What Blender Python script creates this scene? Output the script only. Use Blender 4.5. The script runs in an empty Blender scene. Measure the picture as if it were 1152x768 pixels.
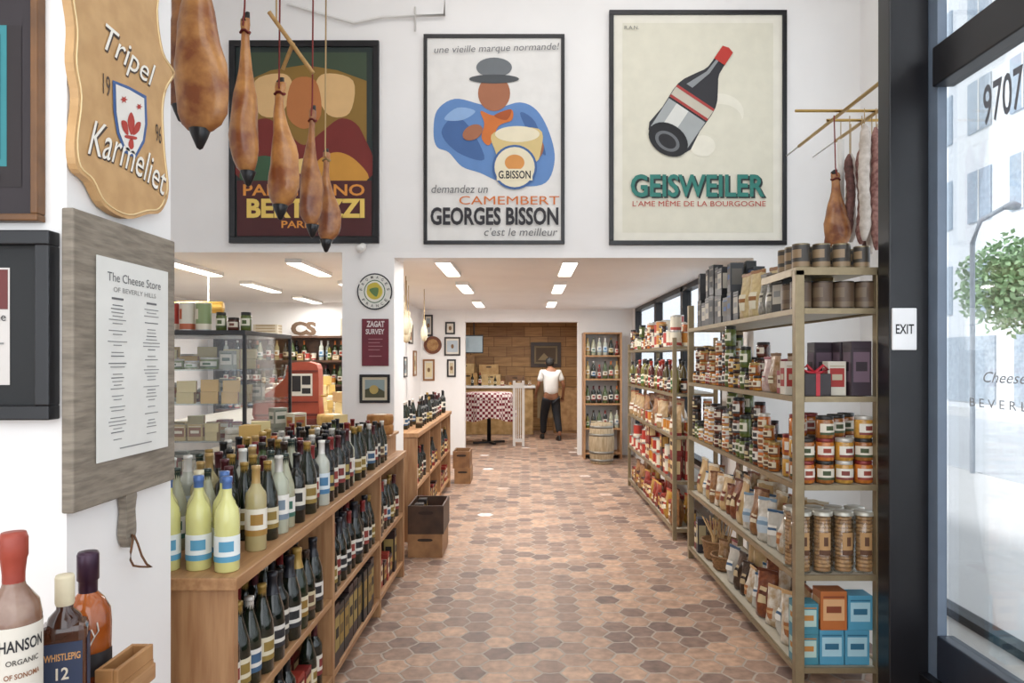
import bpy, math, random
from mathutils import Vector, Matrix
rnd=random.Random(11)
scene=bpy.context.scene
COL=scene.collection
pi=math.pi
cam=bpy.data.cameras.new('camera'); camo=bpy.data.objects.new('camera',cam); COL.objects.link(camo)
camo.location=(0,0,1.6); camo.rotation_euler=(pi/2,0,0)
cam.sensor_width=36; cam.lens=25.0; cam.shift_x=-16/1152; cam.shift_y=21/1152; cam.clip_end=300
scene.camera=camo
scene.view_settings.view_transform='Standard'
scene.view_settings.look='None'

# ---------------------------------------------------------------- materials
def hx(h):
    c=[int(h[i:i+2],16)/255 for i in (0,2,4)]
    return tuple((x/12.92 if x<=.04045 else ((x+.055)/1.055)**2.4) for x in c)
_mc={}
def mat(h,rough=.5,metal=0,var=.1,scale=9,bump=0,coat=0,st=(1,1,1),h2=None,emit=0,sharp=0):
    key=(h,rough,metal,var,scale,bump,coat,st,h2,emit,sharp)
    if key in _mc: return _mc[key]
    m=bpy.data.materials.new('mat_'+h); m.use_nodes=True
    nt=m.node_tree; N=nt.nodes; L=nt.links
    b=N['Principled BSDF']; b.inputs['Roughness'].default_value=rough; b.inputs['Metallic'].default_value=metal
    if coat: b.inputs['Coat Weight'].default_value=coat
    c=hx(h)
    tc=N.new('ShaderNodeTexCoord'); mp=N.new('ShaderNodeMapping'); mp.inputs['Scale'].default_value=st
    no=N.new('ShaderNodeTexNoise'); no.inputs['Scale'].default_value=scale; no.inputs['Detail'].default_value=4
    L.new(tc.outputs['Object'],mp.inputs[0]); L.new(mp.outputs[0],no.inputs['Vector'])
    cr=N.new('ShaderNodeValToRGB'); e=cr.color_ramp.elements
    e[0].position=.35+sharp; e[1].position=.65-sharp
    c2=hx(h2) if h2 else tuple(min(1,x*(1+var)) for x in c)
    c1=c if h2 else tuple(x*(1-var) for x in c)
    e[0].color=(*c1,1); e[1].color=(*c2,1)
    L.new(no.outputs[0],cr.inputs[0]); L.new(cr.outputs[0],b.inputs['Base Color'])
    if bump:
        bp=N.new('ShaderNodeBump'); bp.inputs['Strength'].default_value=bump; bp.inputs['Distance'].default_value=.01
        L.new(no.outputs[0],bp.inputs['Height']); L.new(bp.outputs[0],b.inputs['Normal'])
    if emit:
        b.inputs['Emission Color'].default_value=(*c,1); b.inputs['Emission Strength'].default_value=emit
    _mc[key]=m
    return m
def flat(h,rough=.6): return mat(h,rough,var=.03)
def wood(h,h2,st=(3,3,40),rough=.45,scale=3): return mat(h,rough,h2=h2,st=st,scale=scale,bump=.08)
def glassmat(tint=(1,1,1),refl=.08,name='glass',k=.35,rough=.04):
    m=bpy.data.materials.new(name); m.use_nodes=True; nt=m.node_tree; nt.nodes.clear()
    o=nt.nodes.new('ShaderNodeOutputMaterial'); t=nt.nodes.new('ShaderNodeBsdfTransparent'); g=nt.nodes.new('ShaderNodeBsdfGlossy')
    t.inputs[0].default_value=(*tint,1); g.inputs['Roughness'].default_value=rough
    lw=nt.nodes.new('ShaderNodeLayerWeight'); lw.inputs[0].default_value=.15
    ma=nt.nodes.new('ShaderNodeMath'); ma.operation='MULTIPLY_ADD'; ma.inputs[1].default_value=k; ma.inputs[2].default_value=refl
    mx=nt.nodes.new('ShaderNodeMixShader')
    nt.links.new(lw.outputs['Fresnel'],ma.inputs[0]); nt.links.new(ma.outputs[0],mx.inputs[0])
    nt.links.new(t.outputs[0],mx.inputs[1]); nt.links.new(g.outputs[0],mx.inputs[2]); nt.links.new(mx.outputs[0],o.inputs[0])
    return m
GLASS=glassmat((.98,.99,1),.05,k=.25); CLEAR=glassmat((.93,.94,.92),.1,'clear_plastic')
def hexfloor():
    m=bpy.data.materials.new('hex_terracotta'); m.use_nodes=True; nt=m.node_tree; N=nt.nodes; L=nt.links
    b=N['Principled BSDF']; b.inputs['Specular IOR Level'].default_value=.35
    tc=N.new('ShaderNodeTexCoord')
    sp=N.new('ShaderNodeSeparateXYZ'); L.new(tc.outputs['Object'],sp.inputs[0])
    cb=N.new('ShaderNodeCombineXYZ'); L.new(sp.outputs[1],cb.inputs[0]); L.new(sp.outputs[0],cb.inputs[1])
    def vm(op,a,bv,c=None):
        n=N.new('ShaderNodeVectorMath'); n.operation=op
        for i,x in enumerate((a,bv,c)):
            if x is None: continue
            if isinstance(x,tuple): n.inputs[i].default_value=x
            else: L.new(x,n.inputs[i])
        return n
    def mm(op,a,bv=0,c=0):
        n=N.new('ShaderNodeMath'); n.operation=op
        for i,x in enumerate((a,bv,c)):
            if isinstance(x,(int,float)): n.inputs[i].default_value=x
            else: L.new(x,n.inputs[i])
        return n.outputs[0]
    S=6.3; r=(1,1.7320508,1)
    wn=N.new('ShaderNodeTexNoise'); wn.inputs['Scale'].default_value=14; L.new(tc.outputs['Object'],wn.inputs['Vector'])
    wob=vm('MULTIPLY_ADD',wn.outputs['Color'],(.025,.025,0),cb.outputs[0])
    p0=vm('MULTIPLY_ADD',wob.outputs[0],(S,S,0),(100,100*1.7320508,0))
    p0b=p0.outputs[0]
    a=vm('SUBTRACT',vm('MODULO',p0b,r).outputs[0],(.5,.8660254,0)).outputs[0]
    b2=vm('SUBTRACT',vm('MODULO',vm('SUBTRACT',p0b,(.5,.8660254,0)).outputs[0],r).outputs[0],(.5,.8660254,0)).outputs[0]
    da=vm('DOT_PRODUCT',a,a).outputs['Value']; db=vm('DOT_PRODUCT',b2,b2).outputs['Value']
    lt=mm('LESS_THAN',da,db)
    mx=N.new('ShaderNodeMix'); mx.data_type='VECTOR'; L.new(lt,mx.inputs['Factor']); L.new(b2,mx.inputs[4]); L.new(a,mx.inputs[5])
    gv=mx.outputs[1]
    ab=vm('ABSOLUTE',gv,None).outputs[0]
    d1=vm('DOT_PRODUCT',ab,(.5,.8660254,0)).outputs['Value']
    s2=N.new('ShaderNodeSeparateXYZ'); L.new(ab,s2.inputs[0])
    hd=mm('MAXIMUM',d1,s2.outputs[0])
    ed=mm('SUBTRACT',.5,hd)
    idv=vm('SUBTRACT',p0b,gv).outputs[0]
    idn=vm('FLOOR',vm('MULTIPLY_ADD',idv,(2,1.1547005,0),(.5,.5,.5)).outputs[0],None).outputs[0]
    wh=N.new('ShaderNodeTexWhiteNoise'); L.new(idn,wh.inputs['Vector'])
    cr=N.new('ShaderNodeValToRGB'); cr.color_ramp.interpolation='LINEAR'
    cols=['79635a','a07c68','b98c72','c9ae98','8f705c','bda48c','8a7468','cfb69e','b07a5e','9c8c80','c28e6c','8a6454','c29e84']
    el=cr.color_ramp.elements
    for i,c in enumerate(cols):
        e=el[0] if i==0 else (el[1] if i==len(cols)-1 else el.new(i/(len(cols)-1)))
        e.position=i/(len(cols)-1); e.color=(*hx(c),1)
    L.new(wh.outputs['Value'],cr.inputs[0])
    n2=N.new('ShaderNodeTexNoise'); n2.inputs['Scale'].default_value=17; n2.inputs['Detail'].default_value=7; L.new(tc.outputs['Object'],n2.inputs['Vector'])
    mr=N.new('ShaderNodeMapRange'); mr.inputs[1].default_value=.3; mr.inputs[2].default_value=.7; mr.inputs[3].default_value=.68; mr.inputs[4].default_value=1.25
    L.new(n2.outputs[0],mr.inputs[0])
    mul=vm('SCALE',cr.outputs[0],None); L.new(mr.outputs[0],mul.inputs['Scale'])
    g=N.new('ShaderNodeMapRange'); g.inputs[1].default_value=.024; g.inputs[2].default_value=.05; L.new(ed,g.inputs[0])
    m2=N.new('ShaderNodeMix'); m2.data_type='RGBA'; L.new(g.outputs[0],m2.inputs['Factor']); m2.inputs[6].default_value=(*hx('ab9c8e'),1); L.new(mul.outputs[0],m2.inputs[7])
    L.new(m2.outputs[2],b.inputs['Base Color'])
    rr=N.new('ShaderNodeMapRange'); rr.inputs[3].default_value=.42; rr.inputs[4].default_value=.62; L.new(n2.outputs[0],rr.inputs[0]); L.new(rr.outputs[0],b.inputs['Roughness'])
    bp=N.new('ShaderNodeBump'); bp.inputs['Strength'].default_value=.3; bp.inputs['Distance'].default_value=.01
    hh=mm('MULTIPLY_ADD',n2.outputs[0],.5,g.outputs[0]); L.new(hh,bp.inputs['Height']); L.new(bp.outputs[0],b.inputs['Normal'])
    return m
def panelmat():
    m=mat('c8a06a',.5,h2='a88050',st=(1,1,10),scale=2.5).copy(); m.name='wood_panels'
    nt=m.node_tree; N=nt.nodes; L=nt.links; b=N['Principled BSDF']
    br=N.new('ShaderNodeTexBrick'); br.inputs['Scale'].default_value=2.2; br.inputs['Mortar Size'].default_value=.014
    br.offset=0.3; br.inputs['Color1'].default_value=(1,.97,.92,1); br.inputs['Color2'].default_value=(.6,.52,.44,1); br.inputs['Mortar'].default_value=(.35,.28,.22,1)
    br.inputs['Brick Width'].default_value=.9; br.inputs['Row Height'].default_value=.5
    tc=N.new('ShaderNodeTexCoord'); sp=N.new('ShaderNodeSeparateXYZ'); cb=N.new('ShaderNodeCombineXYZ'); ad=N.new('ShaderNodeMath'); ad.operation='ADD'
    L.new(tc.outputs['Object'],sp.inputs[0]); L.new(sp.outputs[0],ad.inputs[0]); L.new(sp.outputs[1],ad.inputs[1]); L.new(ad.outputs[0],cb.inputs[0]); L.new(sp.outputs[2],cb.inputs[1]); L.new(cb.outputs[0],br.inputs[0])
    src=b.inputs['Base Color'].links[0].from_socket
    mx=N.new('ShaderNodeMix'); mx.data_type='RGBA'; mx.blend_type='MULTIPLY'; mx.inputs[0].default_value=1
    L.new(src,mx.inputs[6]); L.new(br.outputs[0],mx.inputs[7]); L.new(mx.outputs[2],b.inputs['Base Color'])
    return m
def checkmat(h1,h2,s):
    m=bpy.data.materials.new('check_cloth'); m.use_nodes=True; nt=m.node_tree; b=nt.nodes['Principled BSDF']; b.inputs['Roughness'].default_value=.9
    c=nt.nodes.new('ShaderNodeTexChecker'); c.inputs['Scale'].default_value=s; c.inputs[1].default_value=(*hx(h1),1); c.inputs[2].default_value=(*hx(h2),1)
    tc=nt.nodes.new('ShaderNodeTexCoord'); nt.links.new(tc.outputs['Object'],c.inputs[0]); nt.links.new(c.outputs[0],b.inputs['Base Color'])
    return m
WHITE=mat('f0eeec',.7,var=.02,scale=2,bump=.02)
WHITE2=mat('e4e2de',.7,var=.02,scale=2)
BLACK=mat('16161a',.35,var=.1); BLKM=mat('1b1c20',.45,var=.1)
OAK=wood('b08558','94693f',(3,3,3)); OAKX=mat('b48a60',.45,h2='9b704a',st=(14,1.2,14),scale=3,bump=.05)
OAKZ=mat('b18860',.45,h2='996e4a',st=(14,14,1.2),scale=3,bump=.05)
BRONZE=mat('8f8064',.4,metal=.5,var=.08,scale=20); BRASS=mat('c09a52',.3,metal=.9,var=.05)
BOARD=mat('b3ab9a',.5,var=.05)

# ---------------------------------------------------------------- mesh builder
class MB:
    def __init__(s): s.v=[];s.f=[];s.mi=[];s.sm=[];s.mats=[]
    def add(s,vs,fs,m,smooth=False,T=None):
        if m not in s.mats: s.mats.append(m)
        k=s.mats.index(m); o=len(s.v)
        for p in vs:
            p=Vector(p)
            if T is not None: p=T@p
            s.v.append(tuple(p))
        for f in fs:
            s.f.append([i+o for i in f]); s.mi.append(k); s.sm.append(smooth)
        return s
    def box(s,x0,x1,y0,y1,z0,z1,m,b=0,T=None):
        if b<=0:
            v=[(x,y,z) for x in(x0,x1) for y in(y0,y1) for z in(z0,z1)]
            return s.add(v,[(0,1,3,2),(4,6,7,5),(0,4,5,1),(2,3,7,6),(0,2,6,4),(1,5,7,3)],m,False,T)
        import bmesh
        bm=bmesh.new(); bmesh.ops.create_cube(bm,size=1)
        for v in bm.verts: v.co=Vector(((x0+x1)/2+v.co.x*(x1-x0),(y0+y1)/2+v.co.y*(y1-y0),(z0+z1)/2+v.co.z*(z1-z0)))
        bmesh.ops.bevel(bm,geom=list(bm.edges),offset=b,segments=2,affect='EDGES',profile=.5)
        bm.verts.index_update()
        s.add([tuple(v.co) for v in bm.verts],[[v.index for v in f.verts] for f in bm.faces],m,False,T); bm.free(); return s
    def lathe(s,prof,m,n=16,T=None,smooth=True):
        vs=[];fs=[];rings=[]
        for r,z in prof:
            if r<=1e-6: rings.append([len(vs)]); vs.append((0,0,z))
            else:
                rings.append(list(range(len(vs),len(vs)+n)))
                for i in range(n): a=2*pi*i/n; vs.append((r*math.cos(a),r*math.sin(a),z))
        for A,B in zip(rings,rings[1:]):
            for i in range(n):
                j=(i+1)%n
                if len(A)==1 and len(B)==1: break
                if len(A)==1: fs.append((A[0],B[j],B[i]))
                elif len(B)==1: fs.append((A[i],A[j],B[0]))
                else: fs.append((A[i],A[j],B[j],B[i]))
        return s.add(vs,fs,m,smooth,T)
    def loft(s,secs,m,n=20,T=None,wob=0,seed=1):
        rr=random.Random(seed); vs=[];fs=[]
        ph=[rr.uniform(0,6) for _ in range(4)]
        for k,(x,y,z,rx,ry) in enumerate(secs):
            for i in range(n):
                a=2*pi*i/n; w=1+wob*(math.sin(2*a+ph[0]+k*.5)+.6*math.sin(3*a+ph[1]-k*.7)+.35*math.sin(5*a+ph[2]+k*1.3))
                vs.append((x+rx*math.cos(a)*w,y+ry*math.sin(a)*w,z))
        for k in range(len(secs)-1):
            for i in range(n):
                j=(i+1)%n; fs.append((k*n+i,k*n+j,(k+1)*n+j,(k+1)*n+i))
        fs.append(list(range(n))[::-1]); fs.append([ (len(secs)-1)*n+i for i in range(n)])
        return s.add(vs,fs,m,True,T)
    def tube(s,pts,r,m,n=8,T=None):
        pts=[Vector(p) for p in pts]; vs=[];fs=[]
        for k,p in enumerate(pts):
            d=(pts[min(k+1,len(pts)-1)]-pts[max(k-1,0)]).normalized()
            u=d.cross(Vector((0,0,1)) if abs(d.z)<.9 else Vector((1,0,0))).normalized(); w=d.cross(u)
            for i in range(n): a=2*pi*i/n; vs.append(tuple(p+u*r*math.cos(a)+w*r*math.sin(a)))
        for k in range(len(pts)-1):
            for i in range(n): j=(i+1)%n; fs.append((k*n+i,k*n+j,(k+1)*n+j,(k+1)*n+i))
        fs.append(list(range(n))); fs.append([(len(pts)-1)*n+i for i in range(n)])
        return s.add(vs,fs,m,True,T)
    def poly(s,pts,m,y=0,T=None):
        return s.add([(p[0],y,p[1]) for p in pts],[list(range(len(pts)))],m,False,T)
    def extr(s,pts,y0,y1,m,T=None):
        n=len(pts); v=[(p[0],y0,p[1]) for p in pts]+[(p[0],y1,p[1]) for p in pts]
        f=[list(range(n)),list(range(n,2*n))[::-1]]+[(i,i+n,(i+1)%n+n,(i+1)%n) for i in range(n)]
        return s.add(v,f,m,False,T)
    def arc(s,r,z0,z1,a0,a1,m,n=10,m2=None,T=None):
        zs=[z0,z0+(z1-z0)*.22,z0+(z1-z0)*.4,z0+(z1-z0)*.8,z1]
        for q in range(4):
            vs=[];fs1=[];fs2=[]
            for z in (zs[q],zs[q+1]):
                for i in range(n+1):
                    a=a0+(a1-a0)*i/n; vs.append((r*math.cos(a),r*math.sin(a),z))
            for i in range(n):
                f=(i,i+1,n+2+i,n+1+i)
                if m2 is not None and ((q==0) or (q==2 and n*.3<=i<n*.7)): fs2.append(f)
                else: fs1.append(f)
            if fs1: s.add(vs,fs1,m,True,T)
            if fs2: s.add(vs,fs2,m2,True,T)
        return s
    def mesh(s,name='m'):
        me=bpy.data.meshes.new(name); me.from_pydata(s.v,[],s.f)
        for m in s.mats: me.materials.append(m)
        me.polygons.foreach_set('material_index',s.mi); me.polygons.foreach_set('use_smooth',s.sm)
        me.update(); return me
def smoothpts(pts,k=5):
    out=[];n=len(pts)
    for i in range(n):
        p0,p1,p2,p3=[pts[(i+j-1)%n] for j in range(4)]
        for t in range(k):
            t/=k
            out.append(tuple(.5*((2*p1[c])+(-p0[c]+p2[c])*t+(2*p0[c]-5*p1[c]+4*p2[c]-p3[c])*t*t+(-p0[c]+3*p1[c]-3*p2[c]+p3[c])*t**3) for c in (0,1)))
    return out
def ellp(cx,cy,rx,ry,rot=0,n=28):
    c,s_=math.cos(rot),math.sin(rot)
    return [(cx+rx*math.cos(a)*c-ry*math.sin(a)*s_, cy+rx*math.cos(a)*s_+ry*math.sin(a)*c) for a in [2*pi*i/n for i in range(n)]]
_tc={}
def txt(s,bold=0,shear=0):
    k=(s,bold,shear)
    if k in _tc: return _tc[k]
    cu=bpy.data.curves.new('t','FONT'); cu.body=s; cu.offset=bold; cu.shear=shear; cu.resolution_u=3
    ob=bpy.data.objects.new('t',cu); COL.objects.link(ob); bpy.context.view_layer.update()
    dg=bpy.context.evaluated_depsgraph_get()
    me=bpy.data.meshes.new_from_object(ob.evaluated_get(dg))
    v=[(q.co.x,q.co.y) for q in me.vertices]; f=[list(p.vertices) for p in me.polygons]
    bpy.data.objects.remove(ob); bpy.data.curves.remove(cu); bpy.data.meshes.remove(me)
    x0=min(a[0] for a in v);x1=max(a[0] for a in v);y0=min(a[1] for a in v);y1=max(a[1] for a in v)
    v=[((a[0]-x0)/(x1-x0)-.5,(a[1]-y0)/(y1-y0)-.5) for a in v]
    _tc[k]=(v,f); return _tc[k]
def addtext(mb,s,cx,cz,w,h,m,y=0,bold=0,shear=0,rot=0,T=None,arc=0):
    v,f=txt(s,bold,shear); c,sn=math.cos(rot),math.sin(rot)
    mb.add([(cx+a*w*c-b*h*sn,y,cz+a*w*sn+b*h*c-arc*(a*2)**2) for a,b in v],f,m,False,T)

def O(name,data=None,loc=(0,0,0),rot=(0,0,0),parent=None,label=None,cat=None,group=None,kind=None,scale=1):
    if isinstance(data,MB): data=data.mesh(name)
    o=bpy.data.objects.new(name,data); o.location=loc; o.rotation_euler=rot
    if scale!=1: o.scale=(scale,)*3
    if parent: o.parent=parent
    COL.objects.link(o)
    if data is None: o.empty_display_size=.1
    if label: o['label']=label
    if cat: o['category']=cat
    if group: o['group']=group
    if kind: o['kind']=kind
    return o
def S(name,x0,x1,y0,y1,z0,z1,m,b=0):
    cx,cy,cz=(x0+x1)/2,(y0+y1)/2,(z0+z1)/2
    return O(name,MB().box(x0-cx,x1-cx,y0-cy,y1-cy,z0-cz,z1-cz,m,b),(cx,cy,cz),kind='structure')

# ---------------------------------------------------------------- room
HF=hexfloor()
O('floor',MB().box(-4.7,1.95,-2,16.4,-.1,0,HF),kind='structure')
S('floor_entry',1.95,2.75,-2,5.8,-.1,0,mat('c9c5be',.6,var=.06,scale=3))
HC=4.9; LC=2.45; YW=5.6
S('wall_header',-4.7,2.75,YW,YW+.2,LC,HC,WHITE)
S('trim_1',-1.04,1.79,YW,YW+.2,2.405,LC,WHITE)
S('wall_column',-1.45,-1.04,YW,YW+.42,0,LC,WHITE)
S('ceiling',-4.7,2.75,-2,YW,HC,HC+.1,WHITE)
S('ceiling_low',-4.7,1.95,YW+.2,16.4,LC,LC+.12,WHITE)
S('wall_left',-4.8,-4.7,-2,16.4,0,HC,WHITE)
S('wall_deli',-4.7,-1.78,10.5,10.62,0,LC,WHITE)
S('wall_passage',-1.9,-1.78,8.9,12,0,LC,WHITE)
S('wall_back_left',-1.9,-1.035,12,12.18,0,LC,WHITE)
S('wall_back_right',.87,1.85,12,12.18,0,LC,WHITE)
S('trim_2',-1.035,.87,12,12.18,2.245,LC,WHITE)
PANEL=panelmat()
S('wall_far',-2.6,1.85,16.2,16.3,0,LC,PANEL)
S('wall_far_left',-2.7,-2.6,12.18,16.3,0,LC,PANEL)
S('wall_far_right',1.75,1.85,12.18,16.3,0,LC,PANEL)
S('wall_pillar',-2.4,-1.05,1.625,2.1,0,HC,WHITE)
S('baseboard_pillar',-2.4,-1.04,1.61,2.1,0,.12,WHITE2)
S('wall_right_corner',2.63,2.75,5.3,YW,0,HC,WHITE)
S('wall_right_upper',2.63,2.75,-2,5.3,4.4,HC,WHITE)
S('wall_right_return',1.79,2.75,YW,YW+.2,0,LC,WHITE)
S('wall_right_near',1.79,1.89,YW+.2,6.5,0,LC,WHITE)
S('wall_right_low',1.79,1.89,6.5,11.7,0,.5,WHITE)
S('wall_right_far',1.79,1.89,11.7,12.0,0,LC,WHITE)
S('wall_front_low',-4.7,2.75,-2.1,-2,0,.5,WHITE)
S('wall_front_upper',-4.7,2.75,-2.1,-2,4.2,HC,WHITE)
def window(n,c,a0,a1,z0,z1,fw=.06):
    mb=MB()
    L_=a1-a0;H=z1-z0; t=.05
    mb.box(-t,t,0,fw,0,H,BLKM).box(-t,t,L_-fw,L_,0,H,BLKM).box(-t,t,0,L_,0,fw,BLKM).box(-t,t,0,L_,H-fw,H,BLKM)
    w=O('window_%d'%n,mb,(c,a0,z0),kind='structure')
    O('glass_pane',MB().box(-.004,.004,fw,L_-fw,fw,H-fw,GLASS),parent=w)
window(1,1.84,6.5,8.2,.5,LC); window(2,1.84,8.2,9.9,.5,LC); window(3,1.84,9.9,11.7,.5,LC)
window(4,2.69,2.9,5.3,0.0,4.4,.05)
window(5,2.69,-1.0,2.9,0.0,4.4,.05)

# black storefront frame with glass
d1=O('door_1',MB().box(1.70,1.885,3.33,3.44,0,HC,BLACK,.006),kind='structure')
NAVY=mat('2a303c',.3,var=.05)
O('mullion',MB().box(1.886,1.93,3.26,3.42,0,HC,mat('6f7d8e',.3,var=.05),.003),parent=d1)
O('transom_bar',MB().box(1.86,1.96,.6,3.26,2.85,3.03,BLACK,.006),parent=d1)
O('bottom_rail',MB().box(1.88,1.96,.6,3.26,.14,.34,NAVY,.006),parent=d1)
O('door_threshold',MB().box(1.84,1.98,.6,3.33,0,.138,BLACK,.004),parent=d1)
O('door_glass',MB().box(1.925,1.935,.6,3.26,.34,2.85,GLASS),parent=d1)
O('transom_glass',MB().box(1.925,1.935,.6,3.26,3.03,4.85,GLASS),parent=d1)
gy=flat('6a6e75'); gy2=flat('989da2')
T=Matrix.Translation((1.915,0,0))@Matrix.Rotation(-pi/2,4,'Z')
lt=MB(); addtext(lt,'9707',-2.86,2.66,.24,.17,gy,0,.015,T=T); O('lettering',lt,parent=d1)
lt=MB(); addtext(lt,'Cheese Store',-2.74,1.53,.48,.045,gy2,0,.0,T=T,shear=.35); O('lettering',lt,parent=d1)
lt=MB(); addtext(lt,'B E V E R L Y',-2.86,1.42,.42,.036,gy2,0,.0,T=T); O('lettering',lt,parent=d1)
es=O('exit_sign',None,(1.765,3.315,1.745),label='small white exit sign with black letters on black post',cat='sign')
O('sign_plate',MB().box(-.057,.057,0,.014,-.098,.098,flat('eceef0'),.004),parent=es)
l=MB(); addtext(l,'EXIT',0,.0,.085,.045,flat('202124'),-.001,.015); O('lettering',l,parent=es)

# ---------------------------------------------------------------- framed pictures
class Art:
    def __init__(s,cx,cy,k): s.cx,s.cy,s.k=cx,cy,k; s.a=MB(); s.t=MB(); s.n=0
    def q(s,p): return ((p[0]-s.cx)*s.k,(s.cy-p[1])*s.k)
    def y(s): s.n+=1; return -.0008*s.n
    def poly(s,pts,m,sm=False):
        if sm: pts=smoothpts(pts)
        s.a.poly([s.q(p) for p in pts],m,s.y()); return s
    def ell(s,cx,cy,rx,ry,m,rot=0): return s.poly(ellp(cx,cy,rx,ry,rot),m)
    def rect(s,x0,x1,y0,y1,m): return s.poly([(x0,y0),(x1,y0),(x1,y1),(x0,y1)],m)
    def text(s,t,x0,x1,y0,y1,m,bold=.02,shear=0,rot=0):
        c=s.q(((x0+x1)/2,(y0+y1)/2)); addtext(s.t,t,c[0],c[1],(x1-x0)*s.k,(y1-y0)*s.k,m,s.y(),bold,shear,rot); return s
def frame_mesh(w,h,fw,dp,m,b=.003):
    mb=MB()
    for x0,x1,z0,z1 in ((-w/2,w/2,h/2-fw,h/2),(-w/2,w/2,-h/2,-h/2+fw),(-w/2,-w/2+fw,-h/2+fw,h/2-fw),(w/2-fw,w/2,-h/2+fw,h/2-fw)):
        mb.box(x0,x1,-dp,0,z0,z1,m,b)
    return mb
def picture(name,loc,rz,w,h,fw,fm,sheet,art,label,cat='framed picture',dp=.03,group=None):
    r=O(name,None,loc,(0,0,rz),label=label,cat=cat,group=group)
    O('picture_frame',frame_mesh(w,h,fw,dp,fm),parent=r)
    O('print_sheet',MB().box(-w/2+fw*.8,w/2-fw*.8,-dp*.5,0,-h/2+fw*.8,h/2-fw*.8,sheet),parent=r)
    if art:
        if art.a.v: O('artwork',art.a,(0,-dp*.5-.0005,0),parent=r)
        if art.t.v: O('lettering',art.t,(0,-dp*.5-.0005,0),parent=r)
    return r
k=YW/800
def wallpt(px,py,Y): return ((px-592)*Y/800,Y,1.6+(405-py)*Y/800)
def pframe(name,x0,x1,y0,y1,Y,fwpx,fm,sheet,art,label,dp=.03,**kw):
    c=wallpt((x0+x1)/2,(y0+y1)/2,Y); kk=Y/800
    return picture(name,(c[0],Y-.001,c[2]),0,(x1-x0)*kk,(y1-y0)*kk,fwpx*kk,fm,sheet,art,label,dp=dp,**kw)
# poster 1: plain colour-shape stand-in, original wording
A=Art(343,160.5,k)
A.rect(268,419,56,266,flat('1f2c2a')).rect(274,413,60,204,flat('8a6a2c'))
A.poly([(274,60),(413,60),(413,92),(380,80),(343,74),(306,80),(274,94)],flat('3b4a36'))
A.poly([(288,92),(320,84),(330,100),(316,130),(292,128)],flat('d9b27c'),True).poly([(398,92),(366,84),(356,100),(370,130),(394,128)],flat('d9b27c'),True)
A.poly([(330,92),(356,92),(362,130),(343,146),(324,130)],flat('b5713e'),True)
A.poly([(274,204),(278,150),(300,134),(324,150),(343,164),(362,150),(386,134),(408,150),(413,204)],flat('74241e'),True)
A.poly([(350,204),(358,182),(380,172),(402,182),(413,204)],flat('c98f38'),True).poly([(274,204),(278,184),(300,176),(320,186),(326,204)],flat('35563a'),True)
A.ell(343,188,12,9,flat('e0c07a'))
A.rect(268,419,204,266,flat('4a1a1c'))
A.text('PARMIGIANO',275,411,208,221,flat('d98f3c'),.02).text('BERTOZZI',279,411,224,246,flat('e8c766'),.04).text('PARMA',318,365,249,257,flat('d98f3c'),.02)
pframe('framed_poster',259,427,47,274,YW,7,BLACK,flat('1f2c2a'),A,'black-framed vintage cheese poster in dark green, red and yellow')
# poster 2: plain stand-in shapes of the same colours
A=Art(556,157.5,k)
g1=flat('6d7276'); blue=flat('6088bf'); blue2=flat('41659c'); skin_=flat('a5694a'); cr=flat('e9dfc2'); blk=flat('26242a'); org=flat('cf7230')
A.poly([(488,150),(492,125),(512,112),(540,118),(560,122),(585,116),(604,125),(618,150),(624,180),(614,206),(585,210),(560,204),(540,195),(520,188),(505,172),(492,166)],blue,True)
A.poly([(497,150),(512,132),(530,146),(545,180),(515,172)],blue2,True).poly([(585,128),(602,138),(614,175),(600,160)],blue2,True).poly([(500,135),(515,122),(535,126),(520,136)],flat('8fb0da'),True)
A.ell(556,106,18,20,skin_).ell(556,77,20,11,g1).ell(556,90,28,5,flat('4a4e52'))
A.poly([(541,126),(556,131),(575,124),(576,136),(561,143),(551,164),(542,156),(545,140)],org,True).poly([(556,131),(575,124),(570,136)],flat('a8501e'),True)
A.ell(532,150,12,8,skin_,-.5).ell(606,170,5,10,skin_,.3)
A.poly([(556,150),(606,146),(608,172),(600,184),(566,182),(557,170)],flat('d8c084'),True).ell(582,152,25,9,cr)
A.ell(579,189,25,25,blue2).ell(579,189,22.5,22.5,cr).ell(579,184,11,9,flat('d8934c')).rect(559,599,191,204,cr)
A.text('G.BISSON',561,597,193,202,blk,.02)
A.text('une vieille marque normande!',489,629,52,62,flat('77777a'),0,.2,.03)
A.text('demandez un',486,549,209,218,flat('6b6b6e'),0,.2).text('CAMEMBERT',517,629,221.5,231,org,0)
A.text('GEORGES BISSON',485,628,234,254,blk,.03).text("c'est le meilleur",545,627,257,266,flat('6b6b6e'),0,.2)
pframe('framed_poster',477,635,40,275,YW,4,BLACK,flat('e6e4e0'),A,'thin black-framed cheese poster with blue and orange figure shapes')
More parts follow.
